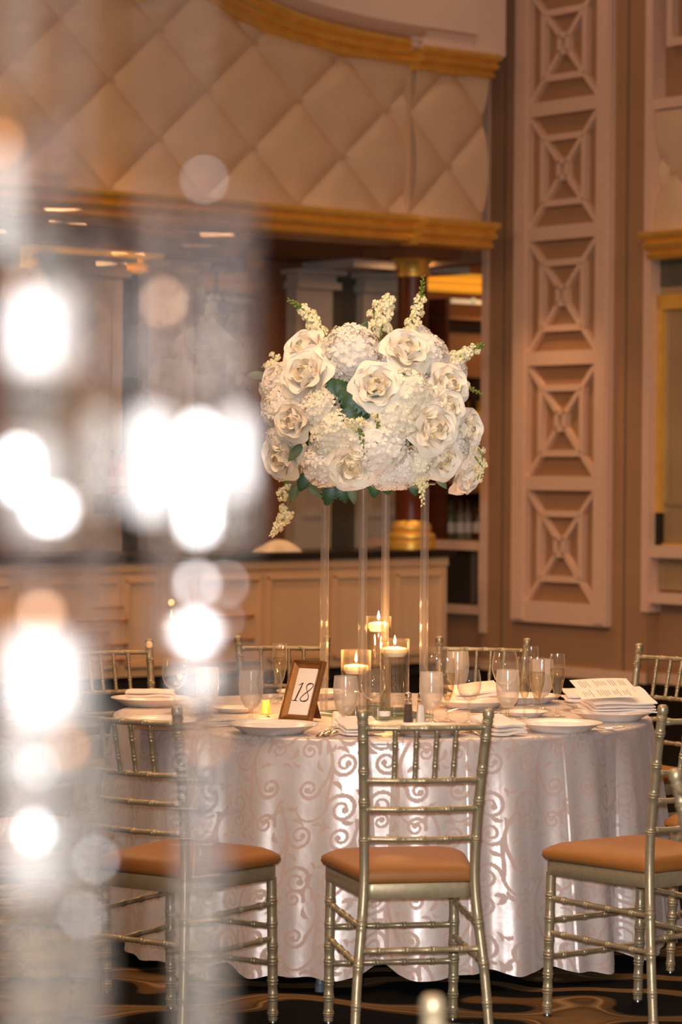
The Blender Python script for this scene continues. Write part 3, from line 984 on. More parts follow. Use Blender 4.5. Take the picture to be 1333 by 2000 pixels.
# damask tile
def damask_tile(N=640):
    img = np.zeros((N, N), np.float32)
    def stamp(x, y, r):
        R = int(r + 2)
        ix, iy = int(round(x)), int(round(y))
        ys, xs_ = np.mgrid[iy - R:iy + R + 1, ix - R:ix + R + 1]
        d = np.hypot(xs_ - x, ys - y)
        a = np.clip(r - d + 0.5, 0, 1)
        img[ys % N, xs_ % N] = np.maximum(img[ys % N, xs_ % N], a)
    def stroke(pts, w0, w1, hollow=False):
        m = len(pts)
        for i, (x, y) in enumerate(pts):
            t = i / (m - 1)
            stamp(x, y, w0 + (w1 - w0) * t)
    def spiral(cx, cy, r0, a0, turns, sgn, w):
        pts = []
        for i in range(160):
            t = i / 159
            r = r0 * (1 - 0.78 * t)
            a = a0 + sgn * turns * 2 * PI * t
            pts.append((cx + r * math.cos(a), cy + r * math.sin(a)))
        stroke(pts, w, w * .55)
        stamp(*pts[-1], w * 1.5)
        return pts
    def curve(p0, p1, p2, p3, w0, w1):
        pts = []
        for i in range(120):
            t = i / 119
            s = 1 - t
            pts.append((s ** 3 * p0[0] + 3 * s * s * t * p1[0] + 3 * s * t * t * p2[0] + t ** 3 * p3[0], s ** 3 * p0[1] + 3 * s * s * t * p1[1] + 3 * s * t * t * p2[1] + t ** 3 * p3[1]))
        stroke(pts, w0, w1)
    def leaf(x, y, a, L, w):
        for i in range(50):
            t = i / 49
            b = a + 0.9 * t
            stamp(x + L * t * math.cos(b), y + L * t * math.sin(b), max(.8, w * math.sin(PI * min(1, t * .9 + .1))))
    def motif(ox, oy, mx):
        s = N / 320.0
        X = lambda x: ox + mx * x * s
        Y = lambda y: oy + y * s
        P = lambda x, y: (X(x), Y(y))
        sg = mx
        def sp(cx, cy, r, a, t, g, w):
            spiral(X(cx), Y(cy), r * s, a if mx > 0 else PI - a, t, g * sg, w * s)
        sp(40, 60, 34, PI, 1.55, 1, 4.6)
        sp(-36, 20, 24, 0, 1.4, 1, 4.5)
        sp(36, -38, 28, PI * 1.0, 1.5, -1, 4.2)
        sp(-44, -62, 22, 0.2, 1.35, -1, 4)
        curve(P(6, 60), P(-14, 110), P(-60, 90), P(-58, 60), 3.8 * s, 2 * s)
        curve(P(6, 60), P(4, 10), P(16, 0), P(8, -38), 4.4 * s, 4 * s)
        curve(P(8, -38), P(0, -90), P(-30, -110), P(-22, -62), 4 * s, 3.2 * s)
        curve(P(-12, 20), P(0, 0), P(6, -10), P(8, -38), 4.5 * s, 4 * s)
        for lx, ly, la, L, w in ((-58, 60, 2.2, 26, 5), (6, 92, 1.2, 28, 6), (70, 84, .6, 22, 5), (10, 4, -.3, 30, 5), (-10, -20, 3.4, 28, 5), (60, -60, -.8, 26, 5), (-20, -96, -1.7, 26, 5), (-60, -30, 2.7, 22, 4), (66, 20, .3, 20, 4), (14, -70, -.5, 30, 5)):
            leaf(X(lx), Y(ly), la if mx > 0 else PI - la - .9, L * s, w * s)
    motif(N * .25, N * .32, 1)
    motif(N * .75, N * .32, -1)
    motif(N * .50, N * .82, 1)
    motif(N * 1.0, N * .82, -1)
    return img
TILE = damask_tile()
def damask(u, v, su=.46, sv=.46):
    N = TILE.shape[0]
    a = (u / su * N).astype(int) % N
    b = (v / sv * N).astype(int) % N
    return TILE[b, a]

def build_cloth():
    nf, nb = 1150, 270
    th = np.concatenate([np.linspace(-PI, 0, nf, endpoint=False) , np.linspace(0, PI, nb, endpoint=False)])
    n = len(th)
    rows = []
    rads = np.linspace(.02, TR - .012, 60)
    H0 = TZ
    for r in rads:
        x, y = r * np.cos(th), r * np.sin(th)
        z = np.full(n, H0) + 0.0008 * np.sin(9 * x + 2) * np.cos(11 * y)
        rows.append((x, y, z, damask(x + 5, y + 5)))
    fold = 0.45 * np.sin(13 * th + .4) + .65 * np.sin(22 * th + 1.1 + .9 * np.sin(3 * th)) + .30 * np.sin(34 * th + 2.0) + .12 * np.sin(53 * th + .3)
    fold = np.sign(fold) * np.abs(fold) ** 1.15
    # two sharp vertical creases on the right side
    crease = np.zeros(n)
    for t0, a in ((-.92, .30), (-.62, .25), (-.30, .3), (-1.30, .2)):
        d = (th - t0)
        crease += a * np.where(d > 0, np.exp(-d / .07), -0.55 * np.exp(d / .08))
    hem_z = .052 - .018 * fold + .010 * np.sin(4 * th + 1)
    hem_z = np.clip(hem_z, .012, .11)
    nr = 210
    u = th * TR
    for i in range(nr + 1):
        t = i / nr
        if i < 9:
            a = i / 8 * PI / 2
            r = TR - .012 + .012 * math.sin(a)
            z = H0 - .012 * (1 - math.cos(a))
            rr = np.full(n, r)
            zz = np.full(n, z)
            drop = .015 * a
        else:
            k = (i - 8) / (nr - 8)
            amp = .056 * k ** .60
            rr = TR + .070 * k ** .9 + amp * fold * .72 + .016 * k ** .5 * crease
            rr = np.maximum(rr, TR - .002 + .01 * k)
            z0 = H0 - .012
            zz = z0 + (hem_z - z0) * k
            drop = .02 + .73 * k
        x, y = rr * np.cos(th), rr * np.sin(th)
        rows.append((x, y, zz, damask(u + .05 * math.sin(drop * 2), np.full(n, drop + 3))))
    nrow = len(rows)
    co = np.empty((nrow * n + 1, 3), np.float32)
    at = np.empty(nrow * n + 1, np.float32)
    for i, (x, y, z, d) in enumerate(rows):
        co[i * n:(i + 1) * n, 0] = x
        co[i * n:(i + 1) * n, 1] = y
        co[i * n:(i + 1) * n, 2] = z
        at[i * n:(i + 1) * n] = d
    co[-1] = (0, 0, H0)
    at[-1] = 0
    i, j = np.meshgrid(np.arange(nrow - 1), np.arange(n), indexing='ij')
    k = (j + 1) % n
    q = np.stack([i * n + j, (i + 1) * n + j, (i + 1) * n + k, i * n + k], -1).reshape(-1, 4)
    me = bpy.data.meshes.new('tablecloth')
    me.vertices.add(len(co))
    me.vertices.foreach_set('co', co.ravel())
    cj = np.arange(n)
    tri = np.stack([np.full(n, nrow * n), cj, (cj + 1) % n], -1)
    nl = q.size + tri.size
    me.loops.add(nl)
    me.loops.foreach_set('vertex_index', np.concatenate([q.ravel(), tri.ravel()]).astype(np.int32))
    me.polygons.add(len(q) + len(tri))
    ls = np.concatenate([np.arange(len(q)) * 4, q.size + np.arange(len(tri)) * 3]).astype(np.int32)
    me.polygons.foreach_set('loop_start', ls)
    me.update(calc_edges=True)
    me.validate()
    me.polygons.foreach_set('use_smooth', [True] * len(me.polygons))
    a = me.attributes.new('damask', 'FLOAT', 'POINT')
    a.data.foreach_set('value', at)
    me.materials.append(M['cloth'])
    o = bpy.data.objects.new('tablecloth', me)
    C.objects.link(o)
    o.location = (TX, TY, 0)
    return tag(o, 'ivory satin damask tablecloth draped to the floor over the round table', 'tablecloth')
build_cloth()
TOP = TZ + 0.0015

# ------------------------------------------------------------------ centrepiece stand
SX, SY = .114, 9.50
st = thing('acrylic_flower_stand', 'clear stand of four tall acrylic tubes holding up the white flowers', 'flower stand', (SX, SY, TOP))
rods = [(-.168, .040), (.168, -.040), (.040, .168), (-.040, -.168)]
ang = math.atan2(-.04, .168)
hw = .150
rb = Matrix.Rotation(ang + PI / 4, 4, 'Z')
MB().bbox(-hw, hw, -hw, hw, 0, .012, .003).xform(rb).obj('base_plate', 'greenglass', st, smooth=False)
MB().bbox(-hw, hw, -hw, hw, .782, .790, .003).xform(rb).obj('top_plate', 'greenglass', st, smooth=False)
for x, y in rods:
    k = .8 * 1.0
    t = MB()
    t.lathe([(.0138, .012), (.0138, .782)], 24, (x, y, 0))
    t.lathe([(.0092, .782), (.0092, .012)], 24, (x, y, 0))
    ro = t.obj('tube', 'rod', st)
    c = MB().lathe([(.0138, .770), (.0152, .772), (.0152, .780), (.0138, .782)], 24, (x, y, 0))
    c.obj('collar', 'silver', ro)

# ------------------------------------------------------------------ flowers
FC = Vector((.092, 9.44, 1.775))
fa = thing('flower_arrangement', 'domed arrangement of white roses, hydrangeas and snapdragons on the tall clear stand', 'flowers', tuple(FC))
def ico(r, sq):
    mb = MB()
    rings = []
    for i in range(1, 10):
        a = PI * i / 10
        rings.append([(r * math.sin(a) * math.cos(2 * PI * j / 16), r * math.sin(a) * math.sin(2 * PI * j / 16), r * sq * math.cos(a)) for j in range(16)])
    return mb.loft(rings, True, True)
MB().add(*(lambda m: (m.v, m.f))(ico(.235, .78))).obj('floral_foam', 'foam', fa)
UNIT = 0.001717          # bouquet layout grid: one step is 1.717 mm across and down
def grid_at(x, y, depth):
    """arrangement-local point of the layout grid (x to the right, y downwards), depth in metres behind the centre"""
    return Vector(((x - 666.5) * UNIT - FC.x - (y - 1000) * -0.0000124, depth, CAM_Z - (y - 915.3) * UNIT - FC.z))
def shell(x, y, push=1.0):
    """point on the front half of the dome above a grid point"""
    p = grid_at(x, y, 0)
    q = (p.x / .355) ** 2 + (p.z / .325) ** 2
    dy = -.345 * math.sqrt(max(0.0, 1 - q)) * push
    k = 1 + dy / FC.y
    return Vector((p.x * k + (k - 1) * FC.x, dy, p.z * k))

# petals: three shared shapes
def petal_mesh(name, L, W, cup, curl, m):
    mb = MB()
    nu, nv = 6, 6
    vs_ = []
    for i in range(nu + 1):
        t = i / nu
        w = W * (math.sin(PI * min(1, .12 + .80 * t)) ** .7)
        for j in range(nv + 1):
            s = 2 * j / nv - 1
            x = w * s
            ruff = .05 * L * math.sin(3.1 * s + 1.3) * t * t
            y = L * t * math.cos(.0) - .10 * L * s * s * t
            zz = cup * (s * s) * (.4 + .6 * t) + L * .55 * t * t * .35 - curl * max(0, t - .62) ** 2 * 5 + ruff
            vs_.append((x, y, zz))
    fs = []
    for i in range(nu):
        for j in range(nv):
            q = i * (nv + 1) + j
            fs.append((q, q + 1, q + nv + 2, q + nv + 1))
    return mb.add(vs_, fs).mesh(name, m)
PET = [petal_mesh('petal', .042, .030, .018, .00, 'petalcore'), petal_mesh('petal', .054, .044, .020, .014, 'petal'), petal_mesh('petal', .062, .056, .018, .030, 'petal'), petal_mesh('petal', .066, .056, .012, .040, 'petal')]
WHORLS = ((4, 1.32, .010, .004), (5, 1.08, .013, -.002), (6, .80, .015, -.008), (5, .46, .016, -.014))
def core_mesh():
    mb = MB()
    # rolled heart: spiral sheet
    N_, K = 64, 5
    rings = []
    for i in range(N_):
        t = i / (N_ - 1)
        a = t * 2 * PI * 2.6
        r = .004 + .020 * t
        row = []
        for k in range(K):
            h = k / (K - 1)
            rr = r * (.75 + .40 * h)
            row.append((rr * math.cos(a), rr * math.sin(a), .002 + (.040 - .010 * t) * h))
        rings.append(row)
    mb.loft(rings, closed=False)
    mb.lathe([(0.0, .0), (.022, .002), (.026, .012), (.020, .020), (0, .016)], 14)
    return mb.mesh('rose_heart', 'petalcore')
CORE = core_mesh()
def orient(n, roll=0.0):
    n = n.normalized()
    q = Vector((0, 0, 1)).rotation_difference(n)
    return q.to_matrix().to_4x4() @ Matrix.Rotation(roll, 4, 'Z')
def whorl_mats():
    out = []
    for w, (cnt, tilt, rad, dz) in enumerate(WHORLS):
        o0 = random.random() * 6
        for k in range(cnt):
            a = o0 + 2 * PI * k / cnt + random.uniform(-.12, .12)
            out.append((w, Matrix.Rotation(a, 4, 'Z') @ Matrix.Translation((0, rad, dz)) @ Matrix.Rotation(tilt + random.uniform(-.1, .1), 4, 'X') @ Matrix.Rotation(random.uniform(-.15, .15), 4, 'Y')))
    return out
def rear_rose_mesh():
    mb = MB()
    for w, mt in whorl_mats():
        me = PET[w]
        mb.add([mt @ v.co for v in me.vertices], [tuple(f.vertices) for f in me.polygons])
    return mb.mesh('rose', 'petal')
REAR = rear_rose_mesh()
def rose(p, n, r, detail=True):
    """rose of radius r at local point p facing n"""
    s = r / .068
    mt0 = Matrix.Translation(p) @ orient(n, random.random() * 6) @ Matrix.Scale(s, 4)
    if not detail:
        return inst(REAR, 'rose', fa, mt0)
    ro = inst(CORE, 'rose', fa, mt0)
    for w, mt in whorl_mats():
        inst(PET[w], 'petal', ro, mt)
    return ro
# florets
def floret_verts(mb, p, n, r, roll, lobes=4):
    mt = Matrix.Translation(p) @ orient(n, roll)
    vs_, fs = [(0, 0, 0)], []
    for k in range(lobes):
        a = 2 * PI * k / lobes
        o = len(vs_)
        for da, rr, zz in ((-.62, .55, .10), (-.50, .98, .22), (0, 1.12, .10), (.50, .98, .22), (.62, .55, .10), (0, .62, .24)):
            vs_.append((r * rr * math.cos(a + da), r * rr * math.sin(a + da), r * zz))
        fs += [(0, o, o + 5), (o, o + 1, o + 5), (o + 1, o + 2, o + 5), (o + 2, o + 3, o + 5), (o + 3, o + 4, o + 5), (o + 4, 0, o + 5)]
    mb.add([mt @ Vector(v) for v in vs_], fs)
def head_mesh(name, R, fr, m, cnt, jitter):
    mb = MB()
    ga = PI * (3 - math.sqrt(5))
    for i in range(cnt):
        zc = 1 - 1.55 * (i + .5) / cnt
        rr = math.sqrt(max(0, 1 - zc * zc))
        a = ga * i
        n = Vector((rr * math.cos(a), rr * math.sin(a), zc))
        k = R * (1 + random.uniform(-jitter, jitter))
        nn = (n + Vector((random.uniform(-.35, .35), random.uniform(-.35, .35), random.uniform(-.2, .35)))).normalized()
        floret_verts(mb, n * k, nn, fr * random.uniform(.85, 1.15), random.random() * 6, random.choice((4, 4, 5)))
    rings = []
    for i in range(1, 8):
        a = PI * i / 8
        rings.append([(R * .86 * math.sin(a) * math.cos(2 * PI * j / 12), R * .86 * math.sin(a) * math.sin(2 * PI * j / 12), R * .86 * math.cos(a)) for j in range(12)])
    mb.loft(rings, True, True)
    return mb.mesh(name, m)
HYD = [head_mesh('hydrangea_head', .070, .0155, 'floret', 105, .05) for _ in range(2)]
STK = [head_mesh('stock_cluster', .062, .0165, 'stock', 70, .14) for _ in range(2)]
def nrm(p, bias=.35):
    n = Vector((p.x / .36, p.y / .36, p.z / .34))
    n.normalize()
    return (n + Vector((0, -bias, .05))).normalized()
def hyd(p, n, r, kind=0):
    me = random.choice(HYD if kind == 0 else STK)
    k = r / (.078 if kind == 0 else .074)
    o = inst(me, 'hydrangea_head' if kind == 0 else 'stock_cluster', fa, Matrix.Translation(p - n * r * .16) @ orient(n, random.random() * 6) @ Matrix.Diagonal((k, k, k * .9, 1)))
    o['kind'] = 'stuff'
    return o
PXM = 0.00167
for x, y, r in ((600, 690, 46), (602, 738, 52), (735, 760, 48), (578, 825, 42), (556, 893, 46), (690, 908, 50), (792, 692, 48), (842, 838, 52), (872, 756, 44), (868, 800, 42), (858, 893, 46), (905, 922, 44), (905, 838, 42), (545, 745, 36)):
    p = shell(x, y)
    rose(p, nrm(p, .55), r * PXM)
for x, y, r, k in ((684, 686, 62, 0), (838, 690, 46, 0), (548, 800, 48, 0), (548, 858, 36, 0), (632, 912, 48, 0), (742, 878, 58, 0), (622, 800, 42, 1), (652, 845, 44, 1), (800, 770, 54, 1), (772, 820, 48, 1), (885, 872, 42, 0), (780, 920, 44, 0), (912, 893, 40, 0), (538, 758, 40, 0), (705, 860, 40, 1), (815, 912, 40, 1), (885, 720, 36, 0), (820, 655, 30, 0), (640, 860, 40, 1), (755, 925, 40, 0)):
    p = shell(x, y, .97)
    hyd(p, nrm(p, .3), r * PXM, k)
# blooms on the far side of the dome
for i in range(26):
    a = random.uniform(.15, PI - .15)
    e = random.uniform(-.45, 1.1)
    n = Vector((math.cos(a) * math.cos(e), math.sin(a) * math.cos(e), math.sin(e)))
    p = Vector((n.x * .30, n.y * .30, n.z * .26))
    if i % 3 == 0:
        rose(p, n, .062, False)
    else:
        hyd(p, n, .068, i % 2)
# leaves
def leaf_mesh(L, W, lob, m):
    mb = MB()
    nu = 12
    vs_, fs = [], []
    for i in range(nu + 1):
        t = i / nu
        w = W * (math.sin(PI * t ** .8) ** .8 + .02) * (1 + lob * (1 if i % 2 else -1) * (1 if 0 < i < nu else 0))
        zz = -.25 * L * t * t
        vs_ += [(-w, L * t, zz - w * .25), (0, L * t, zz + .002), (w, L * t, zz - w * .25)]
    for i in range(nu):
        q = i * 3
        fs += [(q, q + 1, q + 4, q + 3), (q + 1, q + 2, q + 5, q + 4)]
    return mb.add(vs_, fs).mesh('leaf', m)
LF = [leaf_mesh(.085, .030, .25, 'leaf'), leaf_mesh(.075, .024, .05, 'leaf'), leaf_mesh(.07, .016, .0, 'leaf2')]
def leafat(p, d, k, s, face=None):
    d = d.normalized()
    f = face or Vector((0, -1, .25))
    x = d.cross(f)
    if x.length < 1e-3:
        x = Vector((1, 0, 0))
    x.normalize()
    zv = x.cross(d)
    mt = Matrix(((x.x, d.x, zv.x, p.x), (x.y, d.y, zv.y, p.y), (x.z, d.z, zv.z, p.z), (0, 0, 0, 1)))
    return inst(LF[k], 'leaf', fa, mt @ Matrix.Scale(s, 4))
for x, y, dx, dz, k, s, push in ((665, 760, .5, -.5, 0, 1.1, 1.02), (690, 775, .7, -.4, 0, 1.2, 1.02), (680, 790, .2, -.8, 0, 1.0, 1.02), (700, 790, 1, -.2, 1, 1.0, 1.02), (660, 745, .3, -.7, 1, 1.0, 1.02), (640, 745, .6, -.6, 0, 1.0, 1.02), (710, 800, .3, .5, 0, .9, 1.02), (672, 800, .4, .6, 0, .9, 1.02),
                                (760, 730, .8, -.3, 1, .9, .9), (770, 738, -.6, -.2, 1, .9, .9), (600, 862, 1, .1, 1, 1.0, .95), (615, 868, 1, -.1, 0, .9, .95), (590, 870, -.5, -.6, 2, 1.0, .95),
                                (600, 925, -.4, -1, 1, .9, .9), (650, 945, -.3, -1, 0, .9, .8), (665, 945, .3, -1, 0, .8, .8), (685, 945, .2, -1, 2, 1.0, .8), (735, 930, -.1, -1, 1, 1.0, .75), (745, 930, .4, -.9, 1, .9, .7), (790, 930, .8, -.5, 2, 1.1, .75), (805, 935, .2, -.8, 1, .8, .75), (600, 950, .8, -.5, 2, .9, .8),
                                (850, 925, .6, -.7, 2, .9, .8), (520, 735, -1, .1, 2, .9, .2), (568, 942, -.6, -.9, 2, .9, .6), (580, 945, -.3, -1, 2, 1.0, .6), (843, 838, .5, .3, 1, .6, .8), (700, 655, .4, .6, 1, .7, .7), (740, 690, -.5, .5, 1, .5, .95)):
    p = shell(x, y, push)
    leafat(p, Vector((dx, -.15, dz)), k, s)
# snapdragon spikes
def snap_floret():
    mb = MB()
    mb.lathe([(0.0, 0.0), (.003, .001), (.0055, .006), (.0065, .011), (.0050, .013)], 8)
    floret_verts(mb, Vector((0, .002, .012)), Vector((0, .5, 1)), .0088, .3, 3)
    floret_verts(mb, Vector((0, -.003, .010)), Vector((0, -.7, .7)), .0095, 1.2, 4)
    floret_verts(mb, Vector((0, 0, .013)), Vector((.2, 0, 1)), .0060, .9, 3)
    return mb.mesh('floret', 'snap')
SNAP = snap_floret()
BUD = MB().lathe([(0, 0), (.0035, .002), (.0045, .006), (.003, .011), (0, .013)], 8).mesh('bud', 'stem')
BUDW = MB().lathe([(0, 0), (.0038, .002), (.0050, .007), (.0035, .012), (0, .0145)], 8).mesh('bud', 'snap')
def spike(pts, nfl, f0, f1, bud=True, size=1.0, loose=False):
    P = [Vector(p) for p in pts]
    dense = []
    for i in range(len(P) - 1):
        for k in range(6):
            dense.append(P[i].lerp(P[i + 1], k / 6))
    dense.append(P[-1])
    m = len(dense)
    so = MB().tube(dense, lambda t: .0030 * (1 - .55 * t), 7).obj('snapdragon_stem', 'stem', fa)
    def at(t):
        k = min(int(t * (m - 1)), m - 2)
        f = t * (m - 1) - k
        return dense[k].lerp(dense[k + 1], f), (dense[k + 1] - dense[k]).normalized()
    for i in range(nfl):
        t = f0 + (f1 - f0) * i / max(1, nfl - 1)
        p, d = at(t)
        a = i * 2.4
        side = orient(d) @ Vector((math.cos(a), math.sin(a), 0))
        n = (side + d * .5).normalized()
        s = size * (1.5 - .55 * (t - f0) / max(.01, f1 - f0))
        inst(SNAP, 'floret', so, Matrix.Translation(p + side * .002) @ orient(n, a) @ Matrix.Scale(s, 4))
    if bud:
        nb_ = 14
        for i in range(nb_):
            t = f1 + (1 - f1) * (i + .3) / nb_
            p, d = at(min(t, .999))
            a = i * 2.4
            side = orient(d) @ Vector((math.cos(a), math.sin(a), 0))
            s = size * (1.1 - .6 * i / nb_)
            inst(BUD if not loose else BUDW, 'bud', so, Matrix.Translation(p + side * .002) @ orient((side * .8 + d).normalized()) @ Matrix.Scale(s, 4))
def stem_path(lst, dy):
    return [grid_at(x, y, dy) for x, y in lst]
spike(stem_path([(632, 690), (622, 650), (606, 618), (585, 600), (563, 588)], -.03), 15, .22, .68, True, 1.25)
spike(stem_path([(737, 715), (742, 660), (752, 610), (760, 582)], -.10), 15, .42, .95, False, 1.35)
spike(stem_path([(726, 670), (726, 640), (734, 605), (738, 588)], -.06), 9, .15, .90, False, 1.25)
spike(stem_path([(790, 680), (802, 645), (816, 605), (824, 570), (826, 540)], -.04), 15, .16, .66, True, 1.25)
spike(stem_path([(838, 738), (862, 718), (890, 700), (915, 688), (940, 674)], -.12), 14, .28, .84, True, 1.25)
spike(stem_path([(896, 748), (910, 756), (925, 763), (943, 771)], -.10), 3, .10, .3, True, 1.0)
spike(stem_path([(690, 818), (698, 836), (706, 858), (713, 888)], -.37), 6, .05, .35, True, 1.2)
spike(stem_path([(735, 812), (736, 835), (735, 868)], -.37), 3, .0, .2, True, .8)
spike(stem_path([(905, 845), (925, 862), (940, 890), (938, 930)], -.10), 7, .2, .7, True, 1.0, True)
spike(stem_path([(925, 890), (938, 908), (930, 935)], -.10), 5, .3, .95, False, 1.0)
spike(stem_path([(575, 925), (560, 940), (552, 965), (556, 975)], -.16), 7, .3, .95, False, 1.0)
spike(stem_path([(592, 930), (580, 965), (562, 1000), (548, 1025), (532, 1046)], -.14), 11, .45, .80, True, 1.15, True)
spike(stem_path([(815, 920), (822, 935), (820, 955), (822, 985)], -.26), 5, .15, .45, True, 1.2, True)
spike(stem_path([(520, 745), (525, 725), (535, 705), (540, 698)], -.08), 6, .2, .95, False, 1.1)
spike(stem_path([(660, 700), (640, 668), (632, 650)], -.2), 0, .2, .8, False)

# ------------------------------------------------------------------ candles in cylinders
def cyl_vase(x, y, r, h, label, wz, z0=TOP):
    v = thing('candle_cylinder', label, 'candle holder', (x, y, z0), 0, 'floating candle cylinders')
    MB().lathe([(r * .97, 0.0), (r, .002), (r, h), (r - .003, h), (r - .003, .010), (0.0, .010)], 36).obj('glass_wall', 'vase', v)
    MB().lathe([(0.0, 0.0), (r * .97, 0.0), (r * .97, .009), (0, .009)], 36).obj('glass_base', 'greenglass', v)
    MB().lathe([(r - .0042, .0115), (r - .0042, wz), (0, wz)], 36).obj('water', 'water', v)
    cd = tag(thing('floating_candle', 'ivory floating candle alight in the %s' % label.split(' glass')[0].replace('lit ', ''), 'candle', (x, y, z0 + wz - .012), 0), group='floating candles')
    rc = r * .93 - .004
    MB().lathe([(0, 0), (rc * .8, 0), (rc, .012), (rc, .024), (rc * .9, .029), (rc * .3, .033), (0, .033)], 28).obj('wax_body', 'wax', cd)
    MB().tube([(0, 0, .032), (0.001, 0, .038), (.002, 0, .043)], .0009, 6).obj('wick', 'wick', cd)
    MB().lathe([(0, .040), (.0035, .044), (.0050, .050), (.0040, .058), (.0018, .067), (0, .073)], 12).obj('flame', 'flame', cd)
    lamp('candle_light', 'POINT', (x, y, z0 + wz + .085), 5.0, (1.0, .44, .13), .012)
    return v
cyl_vase(.186, 9.548, .050, .245, 'front glass candle cylinder between the two right acrylic tubes', .198, TOP + .0125)
cyl_vase(.135, 9.905, .0445, .315, 'tallest glass candle cylinder at the rear', .275)
cyl_vase(.056, 9.765, .052, .205, 'shortest glass candle cylinder left of the stand', .135)

# small votives
def votive(x, y, label, lit, r=.020, h=.042):
    v = thing('votive_candle', label, 'candle', (x, y, TOP), 0, None)
    MB().lathe([(0, 0), (r * 1.05, 0), (r, .004), (r * .78, h), (r * .6, h + .002), (0, h)], 20).obj('wax_body', 'ember' if lit else 'wax', v)
    MB().tube([(0, 0, h), (0, 0, h + .006)], .0009, 6).obj('wick', 'wick', v)
    if lit:
        lamp('votive_light', 'POINT', (x, y - .03, TOP + h + .02), .4, (1.0, .5, .15), .01)
    return v
votive(-.006, 9.12, 'small unlit white votive candle beside the front left water goblet', False, .021, .045)
votive(-.250, 9.56, 'small glowing amber votive behind the goblet left of the frame', True, .018, .045)
for i, (x, y) in enumerate(((.205, 9.76), (.150, 9.36))):
    t = thing('tea_light', ('white tea light behind the front candle cylinder', 'white tea light on the front of the glass base plate')[i], 'candle', (x, y, TOP if i == 0 else TOP + .0125), 0)
    MB().lathe([(0, 0), (.019, 0), (.020, .003), (.020, .015), (.018, .015), (.018, .012), (0, .012)], 20).obj('cup', 'china', t)
    MB().tube([(0, 0, .012), (0, 0, .019)], .0009, 6).obj('wick', 'wick', t)

# salt and pepper
def shaker(x, y, label, fill):
    s = thing('shaker', label, 'shaker', (x, y, TOP), 0)
    MB().lathe([(0, 0), (.0175, 0), (.018, .003), (.0150, .030), (.0125, .062), (.0115, .070)], 8).obj('glass_body', 'glass', s, smooth=False)
    MB().lathe([(0, .002), (.0155, .002), (.0140, .028), (.0115, .060), (0, .060)], 8).obj('contents', fill, s, smooth=False)
    MB().lathe([(.0125, .068), (.0128, .076), (.0100, .078), (.0118, .084), (.0105, .094), (.006, .100), (0, .101)], 18).obj('cap', 'silver', s)
shaker(.2265, 9.262, 'glass pepper shaker with silver cap left of the salt', 'pepper')
shaker(.268, 9.255, 'glass salt shaker with silver cap beside the right acrylic tube', 'salt')

# ------------------------------------------------------------------ glassware
def revolve_shell(prof_out, th):
    inner = [(max(r - th, .0004), z) for r, z in reversed(prof_out)]
    return prof_out + inner
def make_goblet():
    g = thing('water_goblet', 'x', 'glass', (0, 0, 0))
    bowl = [(.008, .046), (.020, .052), (.032, .070), (.0385, .098), (.0400, .125), (.0385, .150), (.0365, .172)]
    MB().lathe(bowl, 28).obj('bowl', 'frost', g)
    MB().lathe([(.0, .002), (.034, .002), (.0345, .004), (.020, .008), (.008, .014), (.0055, .026), (.0060, .040), (.010, .047)], 24).obj('foot', 'glass', g)
    MB().lathe([(.007, .050), (.018, .055), (.030, .072), (.0370, .099), (.0385, .122), (0, .122)], 28).obj('water', 'water', g)
    return g
def make_wine():
    g = thing('wine_glass', 'x', 'glass', (0, 0, 0))
    MB().lathe([(.004, .082), (.016, .086), (.032, .100), (.0405, .122), (.0420, .140), (.0395, .165), (.0350, .188)], 28).obj('bowl', 'glass', g)
    MB().lathe([(.0, .0015), (.034, .0015), (.0345, .003), (.018, .006), (.006, .012), (.0038, .022), (.0036, .070), (.006, .083)], 24).obj('stem', 'glass', g)
    return g
def make_flute():
    g = thing('champagne_flute', 'x', 'glass', (0, 0, 0))
    MB().lathe([(.004, .070), (.010, .076), (.018, .100), (.0240, .130), (.0258, .155), (.0250, .190), (.0232, .215)], 28).obj('bowl', 'glass', g)
    MB().lathe([(.0, .0015), (.031, .0015), (.0315, .003), (.016, .006), (.0055, .012), (.0036, .022), (.0034, .058), (.006, .072)], 24).obj('stem', 'glass', g)
    MB().lathe([(.003, .074), (.009, .079), (.0168, .101), (.0226, .130), (.0245, .152), (.0244, .164), (0, .164)], 28).obj('sparkling_wine', 'wine', g)
    return g
PROTO = {'goblet': make_goblet(), 'wine': make_wine(), 'flute': make_flute()}
USED = set()
def glass(kind, x, y, label, s=1.0):
    g = {'goblet': 'iced water goblets', 'wine': 'empty wine glasses', 'flute': 'champagne flutes'}[kind]
    if kind not in USED:
        USED.add(kind)
        o = PROTO[kind]
        o.location = (x, y, TOP)
        o['label'] = label
        o['group'] = g
    else:
        o = dup(PROTO[kind], (x, y, TOP), random.random() * 6, label, g)
    o.scale = (s, s, s)
    return o
glass('goblet', .019, 9.00, 'frosted water goblet in front of the low candle, above the front chair')
glass('goblet', -.290, 9.20, 'frosted water goblet left of the table number, edged by the crystals')
glass('goblet', .300, 9.20, 'frosted water goblet just right of the salt shaker')
glass('goblet', .557, 9.32, 'frosted half full water goblet standing in front of the right group')
glass('goblet', .424, 10.13, 'water goblet at the rear beside a round wine bowl, by the far chair', 1.05)
glass('goblet', .700, 9.74, 'water goblet behind the right flutes, in front of the far plate', 1.05)
glass('goblet', -.44, 9.34, 'water goblet at the left, mostly covered by the crystal strand')
glass('wine', -.228, 9.04, 'clear wine glass with a thin stem directly left of the number frame', 1.0)
glass('wine', .108, 9.20, 'clear wine glass in front of the stand, right of a frosted goblet', .95)
glass('wine', .425, 9.235, 'clear wine glass beside the flute near the salt shaker', .95)
glass('wine', .345, 10.02, 'round wine glass at the rear right of the acrylic tubes', 1.08)
